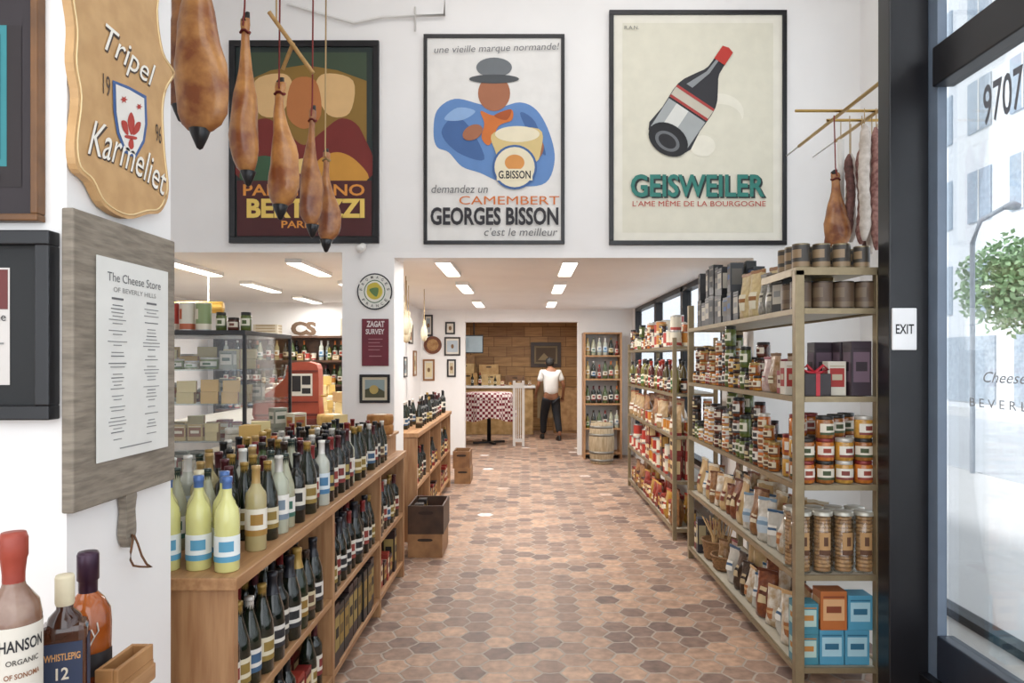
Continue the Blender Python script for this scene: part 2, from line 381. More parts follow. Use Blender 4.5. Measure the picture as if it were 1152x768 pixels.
# poster 3
A=Art(784.5,144.5,k)
A.rect(700,869,27,262,flat('dcd8c6')).ell(808,128,28,22,flat('e6e2d2')).ell(810,136,24,18,flat('dcd8c6')).ell(790,165,14,12,flat('e6e2d2'))
def B(u,v):
    ax=(.5547,-.832); return (749+ax[0]*u+(-ax[1])*v,160+ax[1]*u+ax[0]*v)
A.poly(smoothpts([B(0,-24),B(30,-25),B(62,-25),B(82,-15),B(96,-7.5),B(122,-6),B(122,6),B(96,7.5),B(82,15),B(62,25),B(30,25),B(0,24)],3),flat('2a2a2f'))
A.poly([B(5,-24),B(42,-24.5),B(42,24.5),B(5,24)],flat('a4a8a8')).poly([B(5,-14),B(42,-14),B(42,2),B(5,2)],flat('d8d8d2'))
A.poly([B(44,-25),B(60,-25),B(60,25),B(44,25)],flat('c4bcac')).poly([B(44,-25),B(47,-25),B(47,25),B(44,25)],flat('a83c38')).poly([B(57,-25),B(60,-25),B(60,25),B(57,25)],flat('a83c38'))
A.poly([B(66,-17),B(90,-6),B(118,-3.5),B(118,-1),B(90,-2),B(66,-9)],flat('8e9294'))
A.poly([B(107,-7),B(124,-7),B(126,0),B(124,7),B(107,7)],flat('b83228'))
A.ell(751,158,24,17,flat('18181c'),.588).ell(750,160,15,10,flat('6a6d70'),.588).ell(750,160,11,7,flat('202024'),.588)
A.text('GEISWEILER',711,861,198.5,224,flat('20292a'),.03).text('GEISWEILER',709,859,197,222.5,flat('2f7b70'),.025)
A.text("L'AME M\u00caME DE LA BOURGOGNE",711,860,225.5,233,flat('b03c30'),.0)
A.text('R.A.N.',702,718,31,35,flat('6b6b66'),.0)
pframe('framed_poster',685,884,13,276,YW,5,BLACK,flat('e6e2d4'),A,'large black-framed wine poster with tilted bottle on cream')
c=MB()
c.tube([wallpt(323,4,YW-.03),wallpt(398,26,YW-.03),wallpt(430,19,YW-.03),wallpt(500,17,YW-.03),wallpt(501,-30,YW-.03)],.011,WHITE2)
c.tube([wallpt(467,8,YW-.03),wallpt(467,35,YW-.03)],.008,WHITE2)
O('conduit_pipe',c,label='thin white painted conduit running along the white wall',cat='pipe')

# pillar side: shield sign, cutting board, menu
def side(px,py,X=1.045):
    Y=X*800/(592-px); return (Y,1.6+(405-py)*Y/800)
TAN=wood('caa270','bd9564',(6,6,6),.5)
sh=O('shield_sign',None,(-1.045,1.88,2.2),(0,0,pi/2),label='tan wooden shield beer sign with white lettering on pillar',cat='sign')
def sl(px,py): a=side(px,py,1.02); return (a[0]-1.88,a[1]-2.2)
pts=[(84,-70),(80,-20),(86,30),(85,70),(91,110),(86,160),(90,190),(105,205),(120,232),(146,246),(168,241),(183,238),(192,215),(188,170),(186,125),(190,100),(199,82),(186,58),(180,10),(186,-30),(170,-55),(140,-70),(110,-90)]
sp=smoothpts([sl(*p) for p in pts],4)
O('sign_board',MB().extr(sp,-.02,0,TAN),parent=sh)
cxs=sum(p[0] for p in sp)/len(sp); czs=sum(p[1] for p in sp)/len(sp)
rim=MB(); rp=[(cxs+(p[0]-cxs)*.95,czs+(p[1]-czs)*.97) for p in sp]
rim.tube([(p[0],-.0205,p[1]) for p in rp+[rp[0]]],.002,mat('e6cf9e',.5)); O('rim_line',rim,parent=sh)
cr_=O('crest',None,(0,-.021,0),parent=sh)
def crest(pts,m,y): return MB().poly([sl(*p) for p in pts],m,y)
cb=[(128,90),(146,97),(166,108),(167,140),(164,160),(154,178),(142,172),(133,150),(129,125)]
O('crest_field',crest(cb,flat('3f5f94'),-.001),parent=cr_)
cc=(148,135); cb2=[(cc[0]+(p[0]-cc[0])*.84,cc[1]+(p[1]-cc[1])*.9) for p in cb]
O('crest_inner',crest(cb2,flat('e6e3dc'),-.002),parent=cr_)
em=MB(); red=flat('b03a30')
for px,py,s_ in ((140,112,4.5),(157,120,4)):
    em.poly([sl(px+(s_ if i%2==0 else s_*.45)*math.cos(i*pi/6),py+(s_ if i%2==0 else s_*.45)*math.sin(i*pi/6)) for i in range(12)],red,-.003)
for fl in ([(148,126),(152,136),(150,150),(147,150),(144,136)],[(137,136),(143,137),(145,148),(144,152),(139,146)],[(159,138),(154,138),(150,148),(151,152),(157,147)],[(142,152),(154,154),(153,157),(142,155)],[(147,156),(150,157),(151,165),(148,168),(145,163)]):
    em.poly(smoothpts([sl(*p) for p in fl],3),red,-.003)
O('emblem',em,parent=cr_)
wh=flat('f0ece2'); dk=flat('4a3a30')
for (s_,cx,cz,w,h,ro,ar) in (('Tripel',-.037,.172,.235,.088,-.04,0),('Karmeliet',-.04,-.07,.36,.085,-.06,.018)):
    lt=MB(); addtext(lt,s_,cx+.003,cz-.003,w,h,dk,-.0215,.015,.4,ro,arc=ar); addtext(lt,s_,cx,cz,w,h,wh,-.023,.0,.4,ro,arc=ar)
    O('lettering',lt,parent=sh)
lt=MB(); addtext(lt,'19',-.145,.07,.03,.05,dk,-.0215,.0); O('lettering',lt,parent=sh)
lt=MB(); addtext(lt,'96',.1,.03,.03,.05,dk,-.0215,.0); O('lettering',lt,parent=sh)

GREYW=mat('92887a',.7,h2='766d61',st=(3,3,22),scale=4,bump=.2)
bd=O('cutting_board',None,(-1.05,1.83,1.6),(0,0,pi/2),label='weathered grey wooden board with handle hanging on pillar',cat='board')
O('board',MB().box(-.225,.24,-.028,0,-.347,.345,GREYW,.004),parent=bd)
O('handle',MB().extr(smoothpts([(-.008,-.345),(.04,-.345),(.034,-.39),(.038,-.45),(.012,-.485),(-.01,-.45),(-.004,-.39)],3),-.026,-.004,GREYW),parent=bd)
rp=[(.01,-.03,-.45),(.005,-.034,-.47),(-.01,-.038,-.49),(-.015,-.04,-.51),(-.005,-.042,-.527),(.03,-.04,-.54),(.07,-.038,-.552),(.095,-.036,-.56),(.07,-.036,-.545),(.045,-.036,-.515),(.03,-.034,-.48),(.02,-.03,-.455)]
O('leather_loop',MB().tube(rp,.003,mat('6d4a30',.7),6),parent=bd)
sm=O('menu_sheet',None,(-1.05,1.83,1.6),(0,0,pi/2),label='white printed menu sheet pinned on grey wooden board',cat='menu')
O('paper',MB().box(-.145,.19,-.0325,-.0305,-.245,.25,flat('e0e0db')),parent=sm)
lt=MB(); gg=flat('8d8d8c'); dg_=flat('66676a')
addtext(lt,'The Cheese Store',.022,.205,.25,.022,dg_,-.0335,.0); addtext(lt,'OF BEVERLY HILLS',.022,.175,.2,.012,gg,-.0335)
rr=random.Random(4)
for cx in (-.06,.1):
    lt.box(cx-.025,cx+.025,-.0337,-.033,.15,.155,dg_)
    z=.135
    while z>-.2:
        w=rr.uniform(.03,.085); h=.0022
        lt.box(cx-w/2,cx+w/2,-.0337,-.033,z,z+h,dg_ if rr.random()<.2 else gg); z-=rr.choice((.009,.009,.018))
lt.box(-.05,.1,-.0337,-.033,-.222,-.219,gg)
O('lettering',lt,parent=sm)
k2=1.625/800
A=Art(8,118,k2); A.rect(-40,42,35,215,flat('231a1c')).rect(-40,26,35,192,flat('2f7f86')).rect(-40,19,45,184,flat('111417'))
A.text('THE',-10,12,75,86,flat('dcd2b0'),.02).text('CHEESE',-20,16,130,140,flat('dcd2b0'),.02).text('STORE',-20,16,165,175,flat('dcd2b0'),.02).text('2009',-12,18,200,210,flat('d8b45a'),.0)
pframe('framed_picture',-60,52,-20,251,1.625,8,wood('5a3c22','7a522c',(3,3,3)),flat('2a2226'),A,'brown and gold framed print with dark teal image',dp=.03)
A=Art(0,366,k2); A.rect(-60,20,302,432,flat('d0cbc6')).rect(-60,18,304,348,flat('6a3230')).text('The',-4,16,352,361,flat('3a3a3a'),0).rect(-40,14,385,387,flat('8a8a88'))
pframe('framed_picture',-70,68,262,471,1.625,16,BLACK,flat('17191b'),A,'wide black frame with dark mat around small print',dp=.04)

# ---------------------------------------------------------------- counters
def counter(y0,y1,xf,xb,top,div,label,shelves=(.12,.48)):
    r=O('display_counter',None,(0,y0,0),label=label,cat='counter')
    L_=y1-y0
    O('countertop',MB().box(xb,xf+.015,-.015,L_+.01,top-.04,top,OAKX,.004),parent=r)
    for i,yy in enumerate([0]+[d-y0 for d in div]+[L_-.035]):
        O('end_panel' if i in (0,len(div)+1) else 'divider',MB().box(xb+.01,xf if i in(0,len(div)+1) else xf-.003,yy,yy+.035,0,top-.041,OAKZ,.002),parent=r)
    for s_ in shelves:
        ds=[0]+[d-y0 for d in div]+[L_-.035]
        for a,b_ in zip(ds,ds[1:]): O('shelf',MB().box(xb+.02,xf-.006,a+.036,b_-.001,s_-.03,s_,OAKX,.002),parent=r)
    O('back_panel',MB().box(xb+.012,xb+.02,.036,L_-.036,.0,top-.042,OAKX),parent=r)
    return r
counter(2.2,5.28,-.905,-1.62,.93,(3.34,4.42),'long oak counter with open shelves of wine')
counter(6.25,9.0,-.96,-1.5,.96,(7.1,8.0),'oak counter unit with open shelves beside aisle')

# ---------------------------------------------------------------- prototypes
def proto(name,body,kids,label,cat,w,d,h):
    return dict(n=name,b=body.mesh(name) if body else None,k=[(a,b.mesh(a)) for a,b in kids],l=label,c=cat,w=w,d=d,h=h)
def put(p,x,y,z,rz=0,s=1,group=None,label=None,tilt=0):
    o=O(p['n'],p['b'],(x,y,z),(tilt,0,rz),label=label or p['l'],cat=p['c'],group=group,scale=s)
    for a,b in p['k']: O(a,b,parent=o)
    return o
def bottle(kind,gc,lc,ac,cc,label,name='wine_bottle',rough=.08):
    if kind=='bx': pr=[(0,0),(.034,0),(.037,.004),(.037,.19),(.034,.205),(.021,.224),(.0145,.24),(.0138,.285),(.0155,.287),(.0155,.299),(0,.3)]; r=.037; lz=(.055,.15)
    elif kind=='bg': pr=[(0,0),(.037,0),(.040,.004),(.040,.145),(.037,.175),(.024,.22),(.0155,.25),(.0138,.285),(.0155,.287),(.0155,.299),(0,.3)]; r=.040; lz=(.045,.125)
    elif kind=='ch': pr=[(0,0),(.041,0),(.044,.005),(.044,.15),(.040,.19),(.025,.24),(.017,.27),(.016,.3),(.018,.302),(.018,.318),(0,.32)]; r=.044; lz=(.05,.13)
    elif kind=='lm': pr=[(0,0),(.036,0),(.040,.004),(.040,.18),(.036,.205),(.021,.232),(.0155,.25),(.0145,.295),(.016,.297),(.016,.31),(0,.31)]; r=.04; lz=(.035,.12)
    elif kind=='oil': pr=[(0,0),(.028,0),(.030,.003),(.030,.15),(.024,.175),(.013,.195),(.012,.225),(.014,.226),(.014,.24),(0,.24)]; r=.03; lz=(.03,.11)
    H=pr[-1][1]
    b=MB().lathe(pr,mat(gc,rough,var=.05,coat=.3),14)
    lab=MB().arc(r+.0008,lz[0],lz[1],-pi/2-1.5,-pi/2+1.5,flat(lc),10,flat(ac))
    if kind=='ch': cap=[(.0265,.24),(.0185,.27),(.0175,.3),(.0195,.302),(.0195,.3195),(0,.3215)]
    elif kind=='lm': cap=[(.0158,.272),(.0155,.29),(.017,.292),(.017,.3115),(0,.312)]
    elif kind=='oil': cap=[(.0135,.205),(.0135,.225),(.015,.2255),(.015,.241),(0,.2415)]
    else: cap=[(.0162,.238),(.0148,.25),(.0146,.286),(.0162,.288),(.0162,.3),(0,.3012)]
    c=MB().lathe(cap,mat(cc,.3,var=.04,metal=.2),12)
    return proto(name,b,[('bottle_label',lab),('foil_capsule' if kind not in('lm','oil') else 'bottle_cap',c)],label,'bottle',2*r+.004,2*r+.004,H)
WB=[bottle('bx','141a14','ddd7ca','7c2f2c','4a1c22','dark green wine bottle with cream label and burgundy foil'),
 bottle('bx','12150f','d8d3c6','2a2a2a','1c1c1e','dark wine bottle with white label and black foil'),
 bottle('bg','1a2016','d8cfb4','8c7436','9a7c3c','dark wine bottle with cream label and gold foil'),
 bottle('bg','20261a','dedbd4','3b5b7a','d2cec6','green wine bottle with white label and white foil'),
 bottle('bx','10120f','dcd6ca','8a3a30','7c2826','dark wine bottle with cream label and red foil'),
 bottle('bg','1b1f15','c8ba98','5b3f2c','3a2b22','dark wine bottle with tan label and brown foil'),
 bottle('bx','15181a','2b2e33','b09a5a','24242a','dark wine bottle with black label and black foil')]
WC=[bottle('bx','b4b8a4','ebe8e1','7a8a98','c9c6bf','pale clear wine bottle with white label'),
 bottle('bx','b0a478','e6e1d3','a07a3a','b0905a','golden white wine bottle with cream label'),
 bottle('bg','a8a88e','e6e4de','3c6a5a','2c3a34','clear glass wine bottle with white and green label'),
 bottle('bx','bcc0b4','d4e0e8','4a7aa0','e0ded8','clear bottle with pale blue label and white cap'),
 bottle('bg','4a5a34','e2ddce','6a4a2c','2a2a28','olive green wine bottle with cream label'),
 bottle('bx','3a4a2a','dedacb','a8402c','b8652a','green wine bottle with cream label and orange foil')]
ROSE=bottle('bg','c69a88','e4ded8','b85a58','c8a090','pale pink rose wine bottle with white label')
CH=[bottle('ch','1e2a1a','d9cfb4','8a6a2c','b0904c','champagne bottle with gold foil and cream label'),
 bottle('ch','161c14','dcd8d0','26262a','2a2a30','champagne bottle with black foil and white label')]
LIM=bottle('lm','d9d890','e6ecea','5a9cbc','5070a8','limoncello bottle, cloudy yellow liquid, blue cap and label',name='liqueur_bottle')
LIM2=bottle('lm','dcd8a0','e4e8e4','5a9cbc','ddd4b6','yellow liqueur bottle with cream cap and blue label',name='liqueur_bottle')
OIL=[bottle('oil','4a3c12','d9cfac','8c6a2a','2c2c2c','small dark olive oil bottle with cream label',name='oil_bottle'),
 bottle('oil','6e6a2a','dedac2','3d6b3a','3a3a3a','green olive oil bottle with white label',name='oil_bottle'),
 bottle('oil','5c1d14','e0d8cc','a32c22','a8382c','small red vinegar bottle with white label',name='oil_bottle')]
def jar(bc,lc,ac,tc,label,r=.036,h=.085):
    b=MB().lathe([(0,0),(r*.92,0),(r,.005),(r,h*.78),(r*.9,h*.85),(r*.86,h*.88)],mat(bc,.15,var=.25,scale=40,coat=.3),14)
    l=MB().arc(r+.0008,h*.16,h*.66,-pi/2-1.1,-pi/2+1.1,flat(lc),10,flat(ac))
    c=MB().lathe([(r*.93,h*.83),(r*.95,h*.84),(r*.95,h*.985),(r*.9,h),(0,h)],mat(tc,.35,metal=.3,var=.05),14)
    return proto('jar',b,[('jar_label',l),('jar_lid',c)],label,'jar',2*r+.003,2*r+.003,h)
JD=[jar('4a2418','ddd4c2','6b3a2a','2a2320','brown jam jar with cream label and dark lid'),
 jar('6c361c','dedad0','3c3c3c','1f1f22','amber jam jar with white label and black lid',.034,.11),
 jar('7b2a22','d8d0c4','8a2a28','b9b2a4','red preserve jar with white label and pale lid',.032,.08),
 jar('32201c','c0a05a','3a2a22','8c7040','dark spread jar with yellow label and gold lid',.034,.09),
 jar('b8662a','d8ccb0','7a4a2a','c8c4bc','orange marmalade jar with pale lid',.036,.1),
 jar('55602c','dcd8c4','4a5a2a','2a2a26','green olive jar with dark lid and cream label',.033,.12)]
JA=[jar('b87c2c','dcd6c2','7a4a22','2a2624','honey jar with cream label and dark lid',.035,.09),
 jar('96541e','cdc2a6','5a3a20','a0854a','amber honey jar with gold lid',.031,.075),
 jar('c49450','dfdbd2','9a5a3a','dad6ce','pale honey jar with white lid',.038,.08),
 jar('3e2a20','26221e','c0b088','1e1c1c','dark glazed jar with black label',.034,.105)]
JO=[jar('b86c2c','ddd5c8','8a3a2a','7c2c2a','orange pickle jar with red lid and white label',.044,.11),jar('985e2c','d8d0c0','3f4a2c','2c2a28','amber fruit jar with dark lid',.044,.11),jar('b98a3c','dcd8cc','7a3a33','c0bcb4','golden fruit jar with pale lid',.044,.11)]
def tin(bc,ac,tc,label,r=.04,h=.11):
    b=MB().lathe([(0,0),(r,0),(r*1.02,.003),(r,.006),(r,h-.006),(r*1.02,h-.003),(r,h),(r*.93,h),(r*.93,h-.003),(0,h-.003)],mat(tc,.3,metal=.8,var=.04),16)
    l=MB().arc(r+.0006,.008,h-.008,0,2*pi,flat(bc,.4),20,flat(ac,.4))
    return proto('tin',b,[('tin_label',l)],label,'tin',2*r+.004,2*r+.004,h)
TN=[tin('a8382c','dcd2be','b8b8b4','red tomato tin with white band'),tin('d2cbb8','a0382c','b8b8b4','white tomato tin with red band'),tin('b8782c','dccfb0','b8b8b4','orange printed tin with cream band')]
TB=[tin('b0453a','dcd2be','b8b8b4','tall red tomato tin with white band',.048,.18),tin('d8d2c2','b8603c','b8b8b4','tall white food tin with orange band',.048,.18),tin('8a9a6a','dcd2be','b8b8b4','tall green food tin with cream band',.048,.18)]
TW=tin('5a4838','6d5c48','4a4038','brown wood-patterned round tin',.05,.135)
TK=tin('3b3630','8a7458','80745c','dark round tin with tan band',.042,.12)
def carton(bc,lc,ac,label,w,d,h,name='carton_box'):
    b=MB().box(-w/2,w/2,-d/2,d/2,0,h,mat(bc,.45,var=.04),.002)
    l=MB(); e=.0008
    l.box(-w*.4,w*.4,-d/2-e,-d/2,h*.25,h*.8,flat(lc)).box(-w*.28,w*.28,-d/2-2*e,-d/2-e,h*.45,h*.62,flat(ac))
    l.box(-w/2-e,-w/2,-d*.38,d*.38,h*.25,h*.8,flat(lc)).box(-w/2-2*e,-w/2-e,-d*.25,d*.25,h*.45,h*.62,flat(ac))
    l.box(-w*.4,w*.4,-d/2-2*e,-d/2-e,h*.84,h*.88,flat(ac)).box(w/2,w/2+e,-d*.38,d*.38,h*.25,h*.8,flat(lc))
    return proto(name,b,[('printed_label',l)],label,'box',w+.004,d+.004,h)
def pouch(bc,lc,ac,label,w,d,h,b2=None,name='food_bag',bumpy=.25,sc=35):
    nx,nz=8,12; vs=[];fs=[]; rr=random.Random(label)
    ph=rr.uniform(0,6)
    def shape(u,v):
        g=(1-v**3.5)*(.75+.5*math.sin(pi*min(1,v*1.2+.1)))
        if v>.93: g=.02
        return max(0,math.sin(pi*u))**.55*g*(1+.16*math.sin(u*9+v*7+ph)+.07*math.sin(u*17-v*13+ph))*.8
    for side_ in (-1,1):
        for j in range(nz+1):
            v=j/nz
            for i in range(nx+1):
                u=i/nx
                vs.append(((u-.5)*w*(1-.1*math.sin(pi*v)-.25*max(0,v-.75)),side_*d/2*shape(u,v),v*h+.012*h*math.sin(u*8+ph)*v))
    n=(nx+1)*(nz+1)
    for j in range(nz):
        for i in range(nx):
            a=j*(nx+1)+i; fs.append((a,a+1,a+nx+2,a+nx+1)); fs.append((n+a,n+a+nx+1,n+a+nx+2,n+a+1))
    for i in range(nx): fs.append((i,n+i,n+i+1,i+1))
    for j in range(nz):
        for i in (0,nx):
            a=j*(nx+1)+i; fs.append((a,a+nx+1,n+a+nx+1,n+a))
    b=MB().add(vs,fs,mat(bc,.3,h2=b2 or bc,scale=sc,bump=bumpy,coat=.2),True)
    lv=[];q=4; v0=rr.uniform(.15,.4); vh=rr.uniform(.18,.36); uw=rr.uniform(.18,.3)
    for j in range(q+1):
        for i in range(5):
            u=.5-uw+2*uw*i/4; v=v0+vh*j/q
            lv.append(((u-.5)*w*(1-.1*math.sin(pi*v)),-d/2*shape(u,v)-.005,v*h))
    f1=[];f2=[]
    for j in range(q):
        for i in range(4): (f2 if j==2 else f1).append((j*5+i,j*5+i+1,j*5+i+6,j*5+i+5))
    l=MB().add(lv,f1,flat(lc),True).add(lv,f2,flat(ac),True)
    c=MB().box(-w*.44,w*.44,-.006,.006,h*.93,h*1.0,mat(ac,.4),.002)
    return proto(name,b,[('bag_label',l),('bag_closure',c)],label,'bag',w+.004,d*1.05+.01,h)

def rows(ps,y0,y1,xs,z,rz,group,s=(.95,1.05),gap=.004,jx=.006,skip=0,jr=.25,stack=1,drop=0,tl=0):
    for x in xs:
        y=y0
        while True:
            p=rnd.choice(ps); sc=rnd.uniform(*s); w=max(p['w'],0)*sc
            if y+w>y1: break
            if rnd.random()>=skip:
                px_=x+rnd.uniform(-jx,jx); zz=z
                for q in range(stack):
                    if q and rnd.random()<drop: break
                    put(p,px_,y+w/2,zz,rz+rnd.uniform(-jr,jr),sc,group,tilt=rnd.uniform(-tl,0)); zz+=p['h']*sc+.0008
            y+=w+gap+rnd.uniform(0,gap*2)
for (x,y,p_) in ((-.955,2.27,LIM),(-1.055,2.29,LIM),(-1.15,2.28,LIM),(-1.01,2.38,LIM),(-1.105,2.40,LIM2),(-1.21,2.39,LIM2)):
    put(p_,x,y,.93,.35+rnd.uniform(-.2,.2),.96,'limoncello bottles on oak counter')
G='wine bottles on oak countertop'
rows([LIM2]+WC[1:3]*2+WB[:2],2.48,2.62,(-.96,-1.05,-1.14,-1.23,-1.32),.93,.6,G,(.95,1.0),.01,jx=.012)
rows(WC[:4]+WB[:3],2.63,3.06,(-.96,-1.05,-1.14,-1.23,-1.32),.93,.6,G,(.94,1.06),.006,jx=.012)
rows(WC+WB*2+[ROSE],3.08,3.55,(-.96,-1.055,-1.15,-1.245,-1.34),.93,.7,G,(.94,1.05),.006,jx=.012)
rows(WB*3+WC[:2]+CH,3.57,4.3,(-.965,-1.06,-1.155,-1.25,-1.345),.93,.7,G,(.92,1.02),.008,jx=.012)
rows(WB+WC[4:],4.32,4.85,(-.965,-1.06,-1.16,-1.26),.93,.8,G,(.84,.94),.014,skip=.06)
G='wine bottles on counter shelf'
rows(WB+CH,2.25,3.3,(-.96,-1.06),.48,.9,G,(.98,1.05),.006)
rows(WB+CH,3.4,4.38,(-.96,-1.06),.48,.9,G,(.98,1.05),.006)
rows(WB,4.48,5.22,(-.96,-1.06),.48,.9,G,(.98,1.05),.008)
REDC=[carton('7c221e','d0b888','3a1a16','red and cream food carton',.09,.06,.16),carton('983426','d8ccb0','5a1a18','bright red food carton with label',.08,.06,.18),
 carton('3a1f1c','b8924a','8a3828','dark brown carton with gold print',.085,.06,.15)]
BLKC=[carton('1d1a1a','987c3e','6c5630','black gift carton with gold print',.09,.09,.28),carton('2a1818','a08a50','1a1212','dark maroon bottle carton',.09,.09,.3)]
rows(REDC+WB[:3],2.26,3.3,(-.965,-1.07),.12,pi/2,'food cartons on lower counter shelf',(.95,1),.006,jr=.05)
rows(BLKC,3.4,4.38,(-.965,-1.075),.12,pi/2,'dark gift cartons on lower counter shelf',(.95,1),.006,jr=.03)
rows(REDC+BLKC[1:],4.48,5.22,(-.965,),.12,pi/2,'food cartons on lower counter shelf',(.95,1),.006,jr=.05)
rows(WB,6.33,8.9,(-1.02,-1.13),.96,.8,'wine bottles on far counter',(.8,.92),.05,skip=.25)
for a,b in ((6.3,7.06),(7.16,7.96),(8.06,8.94)):
    rows(WB+REDC,a,b,(-1.02,),.48,.9,'bottles on far counter shelf',(.95,1.0),.02)
    rows(REDC,a,b,(-1.02,),.12,pi/2,'cartons on far counter shelf',(.95,1.0),.02,jr=.05)

# ---------------------------------------------------------------- metal shelving
def shelving(x0,x1,y0,y1,top,lv,label,pw=.04):
    r=O('shelving_unit',None,((x0+x1)/2,y0,0),label=label,cat='shelf'); ox=(x0+x1)/2
    for x in (x0,x1-pw):
        for y in (0,y1-y0-pw): O('post',MB().box(x-ox,x-ox+pw,y,y+pw,0,top,BRONZE,.003),parent=r)
    for z in lv:
        O('shelf',MB().box(x0-ox+.004,x1-ox-.004,.004,y1-y0-.004,z-.012,z,BOARD)
          .box(x0-ox,x0-ox+.015,pw,y1-y0-pw,z-.024,z+.003,BRONZE).box(x1-ox-.015,x1-ox,pw,y1-y0-pw,z-.024,z+.003,BRONZE)
          .box(x0-ox+pw,x1-ox-pw,0,.015,z-.024,z+.003,BRONZE).box(x0-ox+pw,x1-ox-pw,y1-y0-.015,y1-y0,z-.024,z+.003,BRONZE),parent=r)
    return r
LV=(.1,.55,.99,1.42,1.85)
sx0,sx1,sy0,sy1=1.31,1.75,3.46,5.78
r=shelving(sx0,sx1,sy0,sy1,2.04,LV,'tall aged brass metal shelving unit stocked with groceries',.045)
O('top_tray',MB().box(-.22,.22,0,.5,2.04,2.052,BRONZE).box(-.22,.22,0,.012,2.015,2.04,BRONZE).box(-.22,-.208,0.05,.5,2.015,2.04,BRONZE),parent=r)
G='round tins on top of shelving'
for i in range(4):
    for j in range(3): put(TK,1.36+i*.1,3.52+j*.1,2.053,rnd.uniform(-.3,.3),1.0 if i<3 else .9,G)
for i in range(4): put(TW,1.365+i*.106,3.535,1.854,0,1,'wood-patterned tins on shelving')
for i in range(3): put(TW,1.365+i*.106,3.66,1.854,0,1,'wood-patterned tins on shelving')
BK=[carton('1c1c1e','b8b2a4','8a8a88','black coffee packet with pale label',.1,.07,.2),carton('242022','988260','c8c2b4','black gift box with gold label',.11,.08,.19),carton('2a2c30','5a5650','3b5a8a','charcoal boxed tin with label',.1,.08,.18),carton('151517','2a2a2c','77726a','plain black coffee packet',.09,.07,.21)]
BG=[pouch('b8a074','d8d0b8','8a5a2a','gold foil food bag with cream label',.16,.1,.29,'cdb988'),pouch('4a6a98','ccd0d4','a8884c','blue food bag with pale label',.14,.09,.27,'6580a8'),pouch('8c8a80','c8c2b0','4a4238','grey coffee bag with label',.15,.09,.28,'6b6860'),pouch('cfc8b8','8a6a3c','c08a3a','pale clear food bag with brown label',.15,.09,.26,'b0a890')]
rows(BK,4.5,5.55,(1.37,1.47),1.854,-pi/2,'black packets on top shelf',(.85,1.1),.01,jr=.12,stack=2,drop=.4)
rows(BG+BK[:1],3.78,4.48,(1.375,),1.854,-pi/2+.25,'bags on top shelf',(.8,.98),.002,jr=.2)
rows(BG,3.78,4.48,(1.49,1.61),1.854,-pi/2+.25,'bags on top shelf',(.95,1.15),.002,jr=.2)
JR=-pi/2+.4
rows(JD+JA,4.1,5.72,(1.355,1.44),1.424,JR,'jam jars on upper shelf',(.95,1.12),.004,stack=3,drop=.35)
PUR=carton('352832','6a5664','30262e','tall plum coloured gift box',.1,.1,.27); REDG=carton('8c2a30','c8baa8','5a1a1e','red gift box with pale label',.12,.09,.12); WHB=carton('cec8ba','a0332e','b8ac94','white and red biscuit box',.09,.07,.17)
for (p_,x,y) in ((PUR,1.655,3.56),(PUR,1.655,3.68),(WHB,1.55,3.58),(WHB,1.36,3.65),(REDG,1.5,3.69),(PUR,1.57,3.8),(REDG,1.4,3.76)):
    put(p_,x,y,1.424,0,1,'gift boxes on upper shelf')
gb=O('gift_box',None,(1.43,3.53,1.424),label='dark gift box tied with a red bow',cat='box')
O('box_body',MB().box(-.065,.065,-.045,.045,0,.11,mat('2c2426',.4),.003),parent=gb)
RBN=mat('b02430',.35)
O('ribbon',MB().box(-.01,.01,-.047,.047,0,.112,RBN).tube([(.0,-.0,.113),(.04,-.01,.15),(.065,-.01,.13),(.03,-.01,.115),(0,0,.113),(-.03,-.01,.115),(-.065,-.01,.13),(-.04,-.01,.15),(0,0,.113)],.008,RBN,6),parent=gb)
PINK=[pouch('b09088','d8ccc0','984850','pink wrapped sweets bag',.1,.07,.2,'c8b0a8'),pouch('a8886c','d0c8ac','6a4a2a','tan wrapped biscuit bag',.1,.07,.22,'806038')]
rows(PINK,3.84,4.08,(1.365,1.47),1.424,JR,'wrapped sweets bags on upper shelf',(.9,1),.004)
rows(JD+JA,3.86,5.72,(1.355,1.44),.994,JR,'preserve jars on middle shelf',(.98,1.15),.004,stack=3,drop=.35)
for i in range(4):
    for j in range(3):
        for q in range(3 if (i+j)%2 else 2): put(JO[(i+j+q)%3] if q==0 else JO[(i*2+j+q)%3],1.385+i*.096,3.53+j*.096,.994+q*.1105,rnd.uniform(-.3,.3),1,'large fruit jars at shelf end')
WICK=mat('946e44',.7,h2='6c4c30',scale=60,st=(1,1,3),bump=.5)
def basket(loc,r,h,label,fill=None):
    b=O('basket',None,loc,label=label,cat='basket')
    mb=MB(); pr=[(0,0),(r*.8,0),(r*.86,.01)]
    for i in range(1,9): pr.append((r*(.86+.14*i/8)+(.003 if i%2 else -.002),h*i/8))
    pr+= [(r*.95,h),(r*.82,.02),(0,.02)]
    mb.lathe(pr,WICK,24); O('basket_body',mb,parent=b)
    O('basket_rim',MB().tube([(r*math.cos(a),r*math.sin(a),h) for a in [i*2*pi/24 for i in range(25)]],.008,WICK,6),parent=b)
    return b
